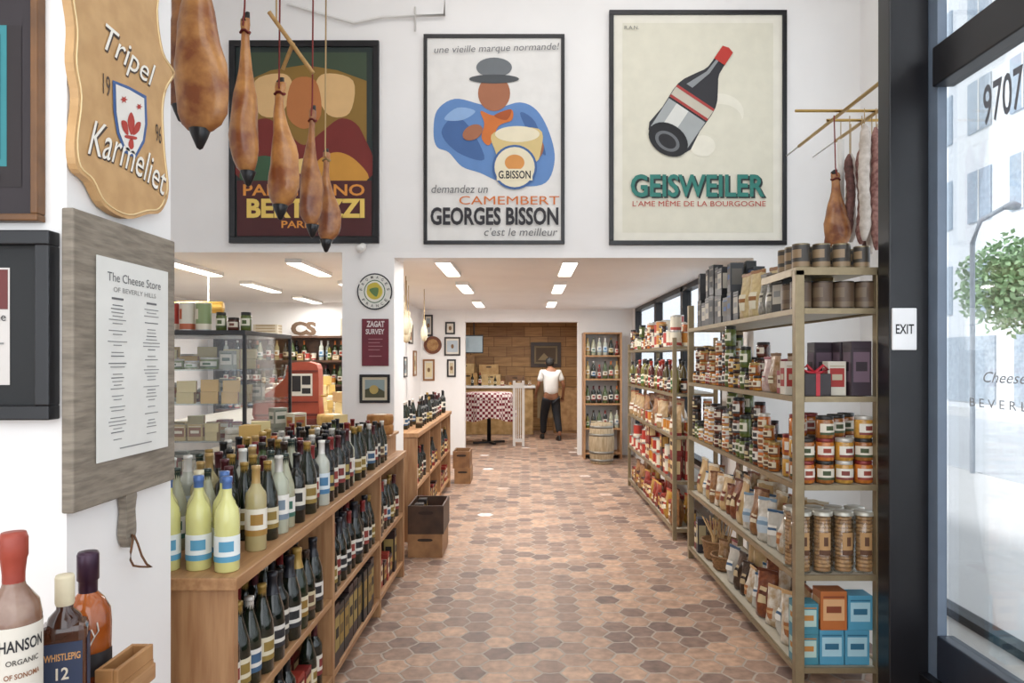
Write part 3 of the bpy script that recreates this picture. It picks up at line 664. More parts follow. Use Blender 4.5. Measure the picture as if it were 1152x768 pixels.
BR=[pouch('9c7248','d8ccb4','6b3c20','brown pasta bag with cream label',.15,.11,.28,'7a5030'),pouch('b89c74','dcd6c8','8a4a2a','pale pasta bag with label',.15,.11,.27,'9a7c54'),
 pouch('d2ccc2','b8c4cc','7a94a8','clear white nougat bag',.14,.1,.24,'b0a898',sc=20),pouch('8a5030','ccb890','5a2c1a','orange brown biscuit bag',.14,.1,.26,'683420'),pouch('4a3628','b09c78','2c1e18','dark brown coffee bag',.13,.09,.25,'2c2018'),
 pouch('dcd6ca','a86a3c','c8a070','clear bag of pale biscuits',.14,.1,.26,'a88a60',sc=18),pouch('c8a878','7a3a2a','d8d0bc','tan cracker bag with red label',.15,.1,.28,'b09060',sc=14),pouch('a8a49a','e0dcd2','3a5a7a','silver foil bag with white label',.13,.09,.23,'c4c0b6',sc=12)]
rows(BR,3.8,5.7,(1.4,1.51,1.63),.554,-pi/2+.35,'food bags on lower shelf',(.75,1.05),0,jr=.45,tl=.12)
ckb=MB().lathe([(0,0),(.046,0),(.047,.004),(.047,.285),(0,.285)],CLEAR,20)
cs=MB()
for i in range(14): cs.lathe([(0,.006+i*.0195),(.038,.006+i*.0195),(.041,.012+i*.0195),(.037,.022+i*.0195),(0,.022+i*.0195)],mat(('a07850','b48c60','7a5038')[(i*i)%3],.7,var=.25,scale=60),12)
COOK=proto('biscuit_tube',ckb,[('biscuits',cs),('printed_label',MB().arc(.0478,.09,.2,-pi/2-.6,-pi/2+.6,flat('b08a5c'),8,flat('5a3a26'))),('tube_lid',MB().lathe([(.049,.28),(.049,.297),(.045,.3),(0,.3)],mat('b8b4a8',.3,metal=.4),20))],'clear tube of stacked round biscuits with tan label','tube',.1,.1,.3)
for i in range(4):
    for j in range(2): put(COOK,1.365+i*.104,3.53+j*.108,.554,rnd.uniform(-.3,.3),1,'clear biscuit tubes at shelf end')
TE=carton('3f7c8c','a8c0b8','b0783a','teal printed biscuit box',.11,.1,.15); OR=carton('a8602e','c89a6c','7a3a1e','orange printed biscuit box',.13,.1,.19)
BL=carton('4a8ca8','9cc0cc','28607c','light blue printed biscuit box',.12,.1,.17)
for (p_,x,z) in ((TE,1.38,.104),(BL,1.5,.104),(BL,1.625,.104),(TE,1.38,.2545),(OR,1.51,.2745),(BL,1.64,.2745)):
    put(p_,x,3.54,z,0,1,'coloured biscuit boxes at shelf end')
rows(BR[1:],3.66,4.95,(1.405,1.53),.104,-pi/2+.3,'food bags on bottom shelf',(.8,1.1),.002,jr=.4,tl=.12)
basket((1.45,5.1,.104),.12,.1,'shallow woven wicker basket on bottom shelf')
put(PINK[1],1.41,5.08,.126,-1,.9,'bags in wicker basket'); put(PINK[0],1.5,5.12,.126,-1.4,.9,'bags in wicker basket')
basket((1.46,5.37,.104),.13,.14,'round woven wicker basket on bottom shelf')
st=O('grissini_bundle',None,(1.46,5.37,.126),label='bundle of long thin breadsticks standing in wicker basket',cat='breadsticks')
rs=random.Random(5)
for i in range(14): O('breadstick',MB().tube([(rs.uniform(-.05,.05),rs.uniform(-.05,.05),0),(rs.uniform(-.11,.11),rs.uniform(-.11,.11),.28)],.005,mat('b08c5c',.7),6),parent=st)
rows([carton('6c2828','c8b898','2c2424','dark red narrow carton',.07,.07,.22),carton('2c2c34','a09470','8a8a8a','narrow dark carton beside basket',.07,.07,.26)],5.52,5.72,(1.37,1.47),.104,-pi/2,'narrow cartons on bottom shelf',jr=.05)

LV2=(.1,.52,.92,1.3,1.72)
shelving(1.30,1.70,6.3,9.1,1.8,LV2,'aged brass metal shelving unit further down aisle',.035)
rows(JD+TN,6.37,9.02,(1.35,1.46),1.724,-pi/2,'jars and tins on far shelving top',(1.1,1.4),.02,stack=2,drop=.5)
rows(OIL+JD[:2],6.37,9.02,(1.345,1.44),1.304,-pi/2+.3,'oil bottles and jars on far shelving',(1.15,1.3),.008)
rows(TN+BR[:2],6.37,9.02,(1.365,1.49),.924,-pi/2+.3,'tins and bags on far shelving',(1.0,1.2),.01)
rows(TN+REDC,6.37,9.02,(1.355,1.46),.524,-pi/2,'tins and cartons on far shelving',(1.1,1.4),.01,jr=.05,stack=2,drop=.5)
RB=[pouch('983a2a','d0c2a8','c09840','red pasta bag with cream label',.14,.09,.24,'7a2a20'),pouch('b88c3c','d3cab0','a83a2a','yellow pasta bag with red closure',.14,.09,.24,'a0742c')]
rows(RB+REDC+BR[:1],6.37,9.02,(1.365,1.49),.104,-pi/2+.2,'red food bags on far bottom shelf',(1,1.2),.01,jr=.1)

r=O('bookcase',None,(1.24,11.7,0),label='wooden shelf case of bottles on white back wall',cat='shelf')
for x in (-.31,.28): O('side_panel',MB().box(x,x+.03,-.2,.2,0,2.05,OAKZ),parent=r)
for z in (.1,.5,.9,1.3,1.68,2.05): O('shelf',MB().box(-.28,.28,-.2,.2,z-.025,z,OAKX),parent=r)
O('back_panel',MB().box(-.28,.28,.2,.21,0,2.05,WHITE2),parent=r)
for z in (.5,.9,1.3,1.68):
    for i in range(6): put(rnd.choice(WB+WC+OIL),1.0+i*.095,11.58,z,0,.95,'bottles on back wall shelf')
br=O('barrel',None,(1.17,11.05,0),label='small pale wooden barrel with metal hoops on floor',cat='barrel')
O('staves',MB().lathe([(0,0),(.16,0),(.175,.02),(.195,.2),(.2,.32),(.195,.44),(.175,.61),(.16,.63),(.15,.63),(.15,.6),(0,.6)],mat('b8a68a',.6,h2='978464',st=(8,8,1),scale=6),24),parent=br)
for z,rr_ in ((.06,.183),(.18,.196),(.45,.196),(.57,.183)): O('hoop',MB().lathe([(rr_-.008,z-.02),(rr_,z-.02),(rr_,z+.02),(rr_-.008,z+.02)],mat('8a8880',.4,metal=.7),24),parent=br)

def crate(x0,x1,y0,y1,z0,z1,m,label,group=None,rz=0):
    r=O('wooden_crate',None,((x0+x1)/2,(y0+y1)/2,z0),(0,0,rz),label=label,cat='crate',group=group)
    w,d,h=(x1-x0)/2,(y1-y0)/2,z1-z0
    O('crate_body',MB().box(-w,w,-d,-d+.015,0,h,m,.002).box(-w,w,d-.015,d,0,h,m,.002).box(-w,-w+.015,-d+.015,d-.015,0,h,m,.002).box(w-.015,w,-d+.015,d-.015,0,h,m,.002).box(-w+.015,w-.015,-d+.015,d-.015,0,.012,m),parent=r)
    O('handle_slot',MB().extr(smoothpts([(-.05,h*.7),(.05,h*.7),(.05,h*.8),(-.05,h*.8)],3),-d-.001,-d,flat('2a1c14')),parent=r)
    return r
crate(-.96,-.68,5.76,6.2,0,.19,wood('a07850','846040',(3,3,3)),'pale wooden wine crate on tiled floor')
crate(-.96,-.67,5.76,6.2,.19,.42,wood('4a3426','35251c',(3,3,3)),'dark stained wooden crate stacked on pale crate')
crate(-.93,-.72,9.2,9.6,0,.2,wood('a07850','846040',(3,3,3)),'wooden wine crate on floor by far counter')
crate(-.95,-.73,9.2,9.6,.2,.42,wood('926a44','745238',(3,3,3)),'wooden wine crate stacked on another crate')
rows(BLKC[:1]+REDC[:1],5.79,6.17,(-.88,-.78),.203,pi/2,'cartons in dark wooden crate',(.75,.8),.006,jr=.03)

# ---------------------------------------------------------------- spirit bottles on near table
tb=O('side_table',None,(-.95,1.28,0),label='wooden side table carrying spirit bottles by the pillar',cat='table')
O('table_top',MB().box(-.35,.17,-.2,.22,.93,.965,OAKX,.004),parent=tb)
for x in (-.32,.13):
    for y in (-.17,.18): O('leg',MB().box(x-.02,x+.02,y-.02,y+.02,0,.93,OAKZ,.003),parent=tb)
ty=O('wooden_tray',None,(-.826,1.44,.965),label='low pine tray beside the spirit bottles',cat='tray')
O('tray_body',MB().box(0,.045,-.08,.05,0,.01,OAK).box(.035,.045,-.08,.05,.01,.042,OAK,.002).box(0,.035,-.08,-.07,.01,.042,OAK,.002).box(0,.035,.04,.05,.01,.042,OAK,.002).box(0,.008,-.07,.04,.01,.042,OAK,.002),parent=ty)
def label_text(parent,ls,r,z,h,w,m,a0=-pi/2,bold=.02):
    v,f=txt(ls,bold,0); mb=MB()
    mb.add([((r)*math.cos(a0+a*w/r),(r)*math.sin(a0+a*w/r),z+b*h) for a,b in v],f,m); O('lettering',mb,parent=parent)
w=O('spirit_bottle',None,(-.865,1.2,.965),(0,0,.95),label='clear spirit bottle with cream label and red neck',cat='bottle')
O('bottle_glass',MB().lathe([(0,0),(.036,0),(.041,.005),(.041,.205),(.037,.228),(.018,.255),(.0155,.265),(.0155,.30)],mat('9a8070',.05,h2='6a4028',scale=12,coat=.5),24),parent=w)
O('neck_foil',MB().lathe([(.0165,.25),(.0165,.275),(.019,.30),(.021,.305),(.021,.335),(.018,.345),(0,.345)],mat('a84a38',.4,h2='8a3428'),20),parent=w)
O('bottle_label',MB().arc(.0418,.06,.195,-pi/2-1.7,-pi/2+1.5,flat('d8d2c6'),16),parent=w)
label_text(w,'HANSON',.0424,.165,.02,.07,flat('26262a')); label_text(w,'ORGANIC',.0424,.138,.009,.05,flat('55504a')); label_text(w,'OF SONOMA',.0424,.115,.009,.055,flat('8a5a3a'))
w=O('spirit_bottle',None,(-.85,1.31,.965),(0,0,.45),label='square brown whiskey bottle with navy label and cream cap',cat='bottle')
O('bottle_glass',MB().box(-.037,.037,-.03,.03,0,.155,mat('3a1e12',.08,coat=.5,h2='5a3018'),.012).lathe([(.03,.15),(.026,.165),(.014,.178),(.013,.2)],mat('3a1e12',.08,coat=.5),20),parent=w)
O('bottle_cap',MB().lathe([(.0145,.185),(.016,.19),(.016,.235),(.0145,.24),(0,.24)],mat('d0c5a8',.5),20),parent=w)
O('bottle_label',MB().box(-.031,.031,-.0312,-.0302,.02,.125,flat('27334d')),parent=w)
O('bottle_label',MB().box(.0372,.0382,-.02,.02,.02,.125,flat('27334d')),parent=w)
l=MB(); addtext(l,'WHISTLEPIG',0,.1,.056,.013,flat('c8955a'),-.0316,.02); O('lettering',l,parent=w)
l=MB(); addtext(l,'12',0,.07,.02,.022,flat('d6ccb8'),-.0316,.02); O('lettering',l,parent=w)
w=O('spirit_bottle',None,(-.875,1.42,.965),(0,0,.6),label='rounded amber whisky bottle with silver stag emblem',cat='bottle',scale=1.1)
O('bottle_glass',MB().lathe([(0,0),(.034,0),(.037,.006),(.038,.1),(.036,.125),(.026,.145),(.015,.158),(.013,.18)],mat('a0521c',.05,h2='6e2e12',coat=.5),24),parent=w)
O('bottle_cap',MB().lathe([(.0155,.155),(.0155,.178),(.018,.18),(.018,.225),(.016,.23),(0,.23)],mat('3a2436',.3,metal=.4),20),parent=w)
O('bottle_label',MB().arc(.0388,.015,.055,-pi/2-1.3,-pi/2+1.3,flat('1e1a1c'),16),parent=w)
a=MB(); si=mat('c9c2b8',.3,metal=.8)
for sg in (-1,1):
    a.tube([(0,-.0395,.07),(sg*.006,-.0395,.082),(sg*.014,-.037,.095),(sg*.012,-.038,.11)],.0015,si,5); a.tube([(sg*.008,-.039,.086),(sg*.003,-.0395,.1)],.0012,si,5)
O('emblem',a,parent=w)

# ---------------------------------------------------------------- hanging hams
HAM=mat('864a26',.4,h2='c88f50',scale=9,bump=.8,coat=.3,sharp=.02)
HAMD=mat('733e24',.4,h2='b07844',scale=11,bump=.8,coat=.3,sharp=.02)
ROPE=mat('7a2c28',.8); TWINE=mat('b09468',.8); HOOF=mat('1d1916',.5)
def ham(x,y,zb,L_,W,D,m,rope,ztop,label,cup=True,seed=1,bow=1):
    r=O('cured_ham',None,(x,y,zb),label=label,cat='ham',group='hanging cured hams')
    fr=[(0,.1),(.012,.2),(.04,.32),(.09,.42),(.16,.48),(.24,.5),(.33,.48),(.42,.43),(.5,.37),(.58,.29),(.66,.215),(.74,.165),(.82,.135),(.9,.13),(.95,.16),(.985,.15),(1,.08)]
    secs=[(bow*W*(.3*q-.1)+.035*W*math.sin(t*9+seed),.08*D*math.cos(t*4),t*L_,W*q*(1+.05*math.sin(t*23+seed)),D*q*(1-.15*math.sin(t*6+seed))) for t,q in fr]
    O('ham_body',MB().loft(secs,m,30,wob=.075,seed=seed),parent=r)
    O('hoof',MB().loft([(secs[-2][0],secs[-2][1],L_*.965,W*.14,D*.16),(secs[-1][0],secs[-1][1],L_*1.0,W*.12,D*.14),(secs[-1][0]+W*.05,secs[-1][1],L_*1.03,W*.07,D*.07)],HOOF,14),parent=r)
    if cup: O('drip_cup',MB().lathe([(0,-.07),(.012,-.062),(.03,-.02),(.042,.012),(.04,.014),(.0,.004)],mat('17181c',.3),18,T=Matrix.Translation((secs[0][0],secs[0][1],.0))@Matrix.Scale(.6+W*1.8,4)),parent=r)
    c=MB(); c.tube([(secs[-3][0],secs[-3][1]-D*.2,L_*.93),(secs[-1][0],secs[-1][1]-D*.15,L_*1.05),(secs[-1][0],secs[-1][1],(ztop-zb))],.004,rope,6)
    c.tube([(secs[-4][0]+W*.16*math.cos(a),secs[-4][1]+D*.16*math.sin(a),L_*.9+.006*math.sin(a*3)) for a in [i*pi/5 for i in range(21)]],.006,rope,6)
    O('rope',c,parent=r)
RZ=3.5
ham(-1.335,2.9,2.53,.86,.225,.14,HAM,ROPE,RZ,'large cured ham with black drip cup hanging by rope',seed=1,bow=.5)
ham(-1.64,3.38,2.80,.65,.2,.13,HAMD,ROPE,RZ,'cured ham hanging beside large ham',seed=2)
ham(-1.265,3.2,2.44,.70,.132,.12,HAM,ROPE,RZ,'slender cured ham with red rope hanging',seed=3,bow=-1)
ham(-1.13,3.3,2.31,.58,.148,.11,HAM,ROPE,RZ,'cured ham with red twine and black drip cup',seed=4,bow=1)
ham(-1.065,3.52,2.26,.58,.11,.1,HAMD,ROPE,RZ,'narrow dark cured ham on red twine',seed=5,bow=-1)
ham(-1.04,3.72,2.22,.47,.115,.095,HAMD,TWINE,RZ,'small cured ham hanging on pale cord',seed=6)
rk=O('hanging_rack',None,(-1.3,3.25,RZ),label='wooden rack hung from ceiling holding cured hams',cat='rack')
PINE=mat('c09862',.5,h2='a8844c',st=(3,3,3))
for yy in (-.35,.13,-.05,.27,.47): O('rail',MB().box(-.5,.45,yy-.02,yy+.02,0,.04,PINE),parent=rk)
for x in (-.48,.38): O('crossbar',MB().box(x,x+.04,-.38,.5,.041,.07,PINE),parent=rk)
for x in (-.46,.4): O('hanger_rod',MB().tube([(x,0,.07),(x,0,HC-RZ)],.008,mat('b8b4ac',.4,metal=.5)),parent=rk)
sw=O('wooden_hanger',None,wallpt(311,24,3.2),label='crossed pine hanger sticks hanging among hams',cat='hanger')
o0=Vector(wallpt(311,24,3.2))
p=lambda px,py,Y: tuple(Vector(wallpt(px,py,Y))-o0)
O('stick',MB().tube([p(303,14,3.2),p(352,82,3.2)],.011,PINE,6),parent=sw)
O('stick',MB().tube([p(330,48,3.22),p(318,78,3.22)],.009,PINE,6),parent=sw)
O('cord',MB().tube([(0,0,0),(0,0,RZ-o0.z)],.004,TWINE,6),parent=sw)

rk=O('hanging_rack',None,(2.04,4.0,3.2),label='brass tube rack on white wall above shelving',cat='rack')
O('rail',MB().tube([(0,-.1,0),(0,1.32,0)],.012,BRASS),parent=rk); O('rail',MB().tube([(.22,.3,0),(.22,1.2,0)],.012,BRASS),parent=rk)
O('crossbar',MB().tube([(-.3,.6,.012),(.45,.6,.012)],.01,BRASS),parent=rk)
O('crossbar',MB().tube([(-.02,.78,.012),(.45,.78,.012)],.01,BRASS),parent=rk)
for x,y in ((0,1.3),(.22,1.18)): O('bracket',MB().tube([(x,y,0),(x,1.6,0)],.006,WHITE2),parent=rk)
SR=mat('6a3c36',.6,h2='a87e74',scale=30,bump=.4); SW=mat('d4cac0',.6,h2='b8aca0',scale=25,bump=.3); SD=mat('4c2e2a',.6,h2='7a5048',scale=30,bump=.4)
i=0
for (x,y,zb,zt,r_,m) in ((2.15,4.52,2.36,3.1,.034,SW),(2.225,4.52,2.3,3.08,.033,SR),(2.295,4.56,2.34,3.1,.033,SW),(2.12,4.66,2.42,2.95,.028,SD),(2.2,4.66,2.36,3.0,.033,SR),(2.275,4.68,2.3,3.04,.034,SW),(2.35,4.7,2.34,3.05,.033,SR),(2.2,4.82,2.4,3.0,.033,SW),(2.3,4.82,2.34,3.02,.033,SD),(2.38,4.82,2.38,3.05,.03,SR)):
    L_=zt-zb
    nm={id(SW):'white mould casing',id(SR):'reddish netted casing',id(SD):'dark wrinkled casing'}[id(m)]
    s_=O('salami',None,(x,y,zb),label='long salami hanging on string, '+nm,cat='sausage',group='hanging salamis')
    secs=[(.006*math.sin(t*9+i),.004*math.cos(t*7),t*L_,max(.004,r_*(min(1,math.sin(pi*min(max(t,.01),.99))*3)**.5)*(1+.1*math.sin(t*55))),max(.004,r_*(min(1,math.sin(pi*min(max(t,.01),.99))*3)**.5))) for t in [q/30 for q in range(31)]]
    O('casing',MB().loft(secs,m,12),parent=s_); O('string',MB().tube([(0,0,L_-.01),(0,0,3.2-zb)],.003,TWINE,5),parent=s_); i+=1
ham(2.03,4.66,2.33,.5,.18,.14,HAMD,ROPE,3.2,'small dark cured ham hanging from brass rack',cup=False,seed=7)
s_=O('paper_tube',MB().lathe([(0,0),(.022,0),(.022,.42),(0,.42)],flat('e0ded9'),14),(2.115,4.78,2.66),label='slim white paper roll hanging from rack',cat='roll')
O('string',MB().tube([(0,0,.4),(0,0,.54)],.003,TWINE,5),parent=s_)

# ---------------------------------------------------------------- column signs
A=Art(422,328,k); A.ell(422,328,12,13,flat('3a6a4a')).ell(422,328,11,12,flat('e2dfd4')).ell(422,328,9,9,flat('cfc050')).poly([(414,322),(424,318),(430,326),(426,336),(416,334)],flat('c2b044'),True).poly([(416,326),(426,324),(424,334)],flat('5a7a4a'),True)
c=wallpt(422,328,YW); r=O('round_sign',None,(c[0],YW-.001,c[2]),label='round white plate sign with lettered rim on column',cat='sign')
O('plate',MB().extr(ellp(0,0,.135,.14),-.015,0,flat('deddd6')),parent=r)
O('plate_rim',MB().tube([(.133*math.cos(a),-.012,.138*math.sin(a)) for a in [i*2*pi/32 for i in range(33)]],.006,flat('2c2f34')),parent=r); O('artwork',A.a,(0,-.016,0),parent=r)
l=MB()
for i,ch in enumerate('FROMAGES'):
    a=pi*.95-i*pi*.9/7; addtext(l,ch,.108*math.cos(a),.113*math.sin(a),.018,.022,flat('2c2f34'),-.0165,0.01,0,a-pi/2)
for i,ch in enumerate('FRANCE'):
    a=pi*1.2+i*pi*.6/5; addtext(l,ch,.108*math.cos(a),.113*math.sin(a),.018,.022,flat('2c2f34'),-.0165,0.01,0,a+pi/2)
O('lettering',l,parent=r)
A=Art(422.5,385,k); w_=flat('d8cccb')
A.text('ZAGAT',413,433,361,368,w_,.04).text('SURVEY',412,433,370,376,w_,.03)
for i,y in enumerate((381,385,389,393)): A.rect(415,431-i%2*3,y,y+.8,flat('a8747a'))
A.rect(416,430,400,401,flat('a8747a'))
c=wallpt(422.5,385,YW); r=O('award_plaque',None,(c[0],YW-.001,c[2]),label='dark red rectangular award plaque on white column',cat='plaque')
O('plaque_board',MB().box(-.105,.105,-.015,0,-.185,.185,mat('6a1f2e',.35),.003),parent=r); O('rules',A.a,(0,-.016,0),parent=r); O('lettering',A.t,(0,-.016,0),parent=r)
A=Art(422,437,k); A.rect(411,433,427,447,flat('8a9a9a')).poly([(411,447),(411,438),(422,434),(433,440),(433,447)],flat('4a4a34')).ell(421,438,5,5,flat('b09a5a'))
pframe('framed_picture',405,439,421,453,YW,3,BLACK,flat('c8bda4'),A,'small dark framed picture on white column',dp=.02)
sc=O('security_camera',None,wallpt(405,281,YW-.0),label='small white bullet security camera on wall edge',cat='camera')
TT=Matrix.Translation((.03,-.09,0))@Matrix.Rotation(1.9,4,'X')
O('camera_body',MB().lathe([(0,-.07),(.028,-.07),(.03,-.06),(.03,.04),(.02,.05),(0,.05)],WHITE2,16,T=TT),parent=sc)
O('lens',MB().lathe([(0,-.073),(.02,-.073),(.02,-.069),(0,-.069)],BLACK,14,T=TT),parent=sc)
O('bracket',MB().tube([(0,0,.02),(0.01,-.05,.02),(.03,-.09,.01)],.01,WHITE2),parent=sc)

# ---------------------------------------------------------------- ceiling lamps
EM=mat('fff8ee',.5,emit=4)
def lamp(x,y,L_=.95,pw=14):
    r=O('ceiling_lamp',None,(x,y,LC),label='white linear ceiling light fixture, switched on',cat='ceiling light',group='linear ceiling lights')
    O('housing',MB().box(-.07,.07,0,L_,-.035,0,WHITE2,.003),parent=r); O('diffuser',MB().box(-.06,.06,.02,L_-.02,-.042,-.034,EM),parent=r)
    ld=bpy.data.lights.new('lamp_light','AREA'); ld.shape='RECTANGLE'; ld.size=.12; ld.size_y=L_; ld.energy=pw; ld.color=(1,.98,.95)
    lo=bpy.data.objects.new('lamp_light',ld); COL.objects.link(lo); lo.location=(0,L_/2,-.05); lo.parent=r
for x in (-.7,.37):
    for y in (5.95,7.7,10.0): lamp(x,y,pw=20)
for x,y in ((-1.95,5.95),(-3.0,5.95),(-3.0,7.6),(-3.0,9.3),(-1.95,7.6)): lamp(x,y,pw=19)
lamp(-.7,13.2,pw=28); lamp(.5,13.2,pw=28)

# ---------------------------------------------------------------- deli area
def wheel(c1,c2,r_,h,label):
    b=MB().lathe([(0,0),(r_*.95,0),(r_,h*.2),(r_,h*.8),(r_*.95,h),(0,h)],mat(c1,.7,h2=c2,scale=20,bump=.2),24)
    t=MB().lathe([(0,h+.0015),(r_*.5,h+.0015),(r_*.5,h+.0005)],flat('d8d0ba'),16)
    return proto('round_cheese',b,[('cheese_label',t)],label,'cheese',2*r_+.004,2*r_+.004,h)
def wedge(c1,c2,label,r_=.16,h=.09):
    pts=[(0,0)]+[(r_*math.cos(a),r_*math.sin(a)) for a in [i*.9/6 for i in range(7)]]
    pts=[(x-r_*.5,y-r_*.35) for x,y in pts]
    b=MB(); n=len(pts); b.add([(x,y,0) for x,y in pts]+[(x,y,h) for x,y in pts],[list(range(n))[::-1],list(range(n,2*n)),(0,1,n+1,n),(n-1,0,n,2*n-1)],mat(c1,.6,var=.05))
    rn=MB(); q=[(i,i+1,n+i+1,n+i) for i in range(1,n-1)]; rn.add([(x*1.01,y*1.01,0) for x,y in pts]+[(x*1.01,y*1.01,h) for x,y in pts],q,mat(c2,.7))
    return proto('cheese_wedge',b,[('rind',rn)],label,'cheese',.17,.17,h)
CW=[wheel('c09c5c','a88444',.13,.09,'golden cheese wheel with pale label'),wheel('d8d0bc','c4b89c',.09,.05,'white soft cheese wheel'),wheel('b07c40','94602c',.11,.08,'orange rind cheese wheel'),wedge('d8c690','a07c4a','pale yellow cheese wedge'),wedge('ccae66','7a502c','yellow cheese wedge with brown rind')]
dc=O('glass_display_case',None,(-2.3,5.0,0),label='tall glass display case with black frame and metal shelves',cat='display case')
O('case_base',MB().box(-.55,.52,-.5,.4,0,.85,mat('30302f',.4),.005),parent=dc)
fr=MB()
for x in (-.54,.50):
    for y in (-.49,.38): fr.box(x,x+.02,y,y+.02,.85,1.76,BLACK)
fr.box(-.55,.52,-.5,.4,1.76,1.79,BLACK,.003)
O('case_frame',fr,parent=dc)
O('case_glass',MB().box(-.53,.5,-.487,-.483,.85,1.76,GLASS).box(.508,.512,-.48,.38,.85,1.76,GLASS),parent=dc)
SG=glassmat((.85,.92,.92),.12,'shelf_glass')
for z in (1.08,1.32,1.54): O('shelf',MB().box(-.52,.5,-.46,.38,z-.008,z,SG),parent=dc)
TUB=[jar('c8c2b0','dcdad2','7a9a6a','d8d8d4','white plastic food tub with green label',.05,.06),jar('a88858','d8d0c0','984a2a','d2cfc8','deli tub with orange contents',.05,.07),jar('7a8a5a','d6d2c6','3a5a3a','ccc9c0','deli tub of green olives',.05,.065),jar('7a3a28','d6c8a8','5a2a20','d2cfc8','deli tub of red peppers',.045,.08)]
PK=[carton('d0c8b0','a8783a','a04a34','cream deli packet with brown label',.09,.06,.1),carton('8a8a7a','c8c2b2','4a5a4a','grey green deli packet',.09,.06,.12),carton('a08058','dcd2b8','6a3a24','brown butter packet with label',.1,.07,.08),carton('8a4438','dcd2b8','b89050','red cracker packet with label',.08,.06,.11),carton('b8a06a','8a5a3a','e0d8c0','yellow pasta packet with label',.09,.07,.1)]
SWD=[wedge('d8c690','a07c4a','small pale yellow cheese wedge',.1,.06),wedge('d0a860','8a5a3a','small orange cheese wedge',.1,.07),wheel('ddd6c4','c9bea4',.05,.04,'small white soft cheese round')]
rc=random.Random(8)
for z in (.85,1.08,1.32,1.54):
    for j in range(3):
        x=-2.78
        while x<-1.9:
            p_=rc.choice(TUB+PK+SWD*2); q=rc.uniform(.9,1.25); ww=p_['w']*q
            if p_ in SWD: ww=.12*q
            put(p_,x+ww/2,4.61+j*.17,z+.001,rc.uniform(-.3,.3) if p_ in SWD else 0,q,'deli goods in glass display case')
            if p_ in SWD and rc.random()<.7: put(p_,x+ww/2,4.61+j*.17,z+.0025+p_['h']*q,rc.uniform(-.5,.5),q,'deli goods in glass display case')
            x+=ww+rc.uniform(.002,.01)
for i in range(6): put(TB[i%3],-2.62+i*.105,4.62,1.791,0,1.0,'tall food tins on top of display case')
for i in range(3): put(rnd.choice(JD),-1.98+i*.08,4.62,1.791,0,1,'jars on top of display case')
r=O('brass_canopy',None,(-2.9,6.6,2.09),label='curved brass canopy over deli counter',cat='canopy')
O('canopy_hood',MB().tube([(-.8,0,0),(.08,0,0)],.055,mat('b08c40',.4,metal=.5),16),parent=r); O('hanger_rod',MB().tube([(-.05,0,.05),(-.05,0,.36)],.006,WHITE2),parent=r)
cc=O('cheese_counter',None,(-2.3,6.2,0),label='low refrigerated cheese counter with pale front',cat='counter')
O('case_body',MB().box(-1.1,.65,0,2.4,0,.98,mat('cfcac0',.4),.01),parent=cc); O('countertop',MB().box(-1.12,.67,-.02,2.42,.98,1.02,mat('b9b4a8',.3),.004),parent=cc)
rows(CW,6.25,8.5,(-1.74,),1.02,1.2,'cheeses on deli counter',(.9,1.1),.01,jr=.6,stack=3,drop=.3)
for j in range(2): rows(CW,6.95,8.5,(-2.04-.3*j,),1.02,1.2,'cheeses on deli counter',(.9,1.1),.01,jr=.6,stack=4,drop=.2)
ri=O('display_riser',None,(-1.2,5.08,.93),label='low pale wooden riser carrying cheeses on oak counter',cat='riser')
O('riser_top',MB().box(-.28,.26,-.17,.17,.13,.15,OAKX,.003),parent=ri)
for x in (-.26,.22): O('riser_side',MB().box(x,x+.02,-.16,.16,0,.13,OAKZ),parent=ri)
rows(CW[1:]+SWD,4.92,5.24,(-1.03,-1.19,-1.36),1.081,.5,'cheeses on riser at end of oak counter',(.65,.85),.01,stack=2,drop=.3)
rows(PK[:2]+SWD*2,4.35,4.85,(-1.42,-1.54),.93,.8,'deli packets behind wine bottles',(1.0,1.3),.01,stack=3,drop=.2)
rows(SWD*2+PK[:1]+CW[1:2],3.6,4.3,(-1.46,-1.56),.93,.8,'cheeses heaped behind wine bottles',(1.1,1.4),.01,stack=4,drop=.2)
rg=O('register_cabinet',None,(-2.16,6.5,1.02),(0,0,.15),label='red slant-fronted vintage register cabinet with number plate on deli counter',cat='cabinet')
RED=mat('a04832',.45,var=.08,bump=.1); REDD=mat('6a2a20',.45)
O('cabinet_body',MB().extr(smoothpts([(-.28,.055),(-.1,.055),(.1,.055),(.27,.055),(.275,.2),(.27,.5),(.22,.555),(.14,.565),(.04,.555),(-.0,.52),(-.02,.42),(-.1,.34),(-.2,.27),(-.28,.2)],3),-.15,.15,RED),parent=rg)
O('number_plate',MB().box(.03,.22,-.153,-.151,.26,.46,flat('e0dacc')).box(.045,.12,-.155,-.153,.3,.44,flat('2a2626')).box(.13,.205,-.155,-.153,.36,.44,flat('2a2626')).box(.13,.205,-.155,-.153,.28,.33,flat('2a2626')),parent=rg)
O('drawer',MB().box(-.3,.29,-.17,.17,0,.055,REDD,.004),parent=rg)
O('trim_strip',MB().box(-.01,.27,-.156,.156,.475,.49,REDD).box(-.275,.27,-.156,-.151,.08,.1,REDD).box(-.275,.27,-.156,-.151,.2,.21,REDD),parent=rg)
for i in range(4): O('key',MB().box(-.24+i*.055,-.2+i*.055,-.12,.1,.252+i*.04,.295+i*.036,flat('d8d0bc'),.003),parent=rg)
O('crank_handle',MB().tube([(.27,0,.25),(.33,0,.25),(.33,0,.36)],.01,BRASS),parent=rg)
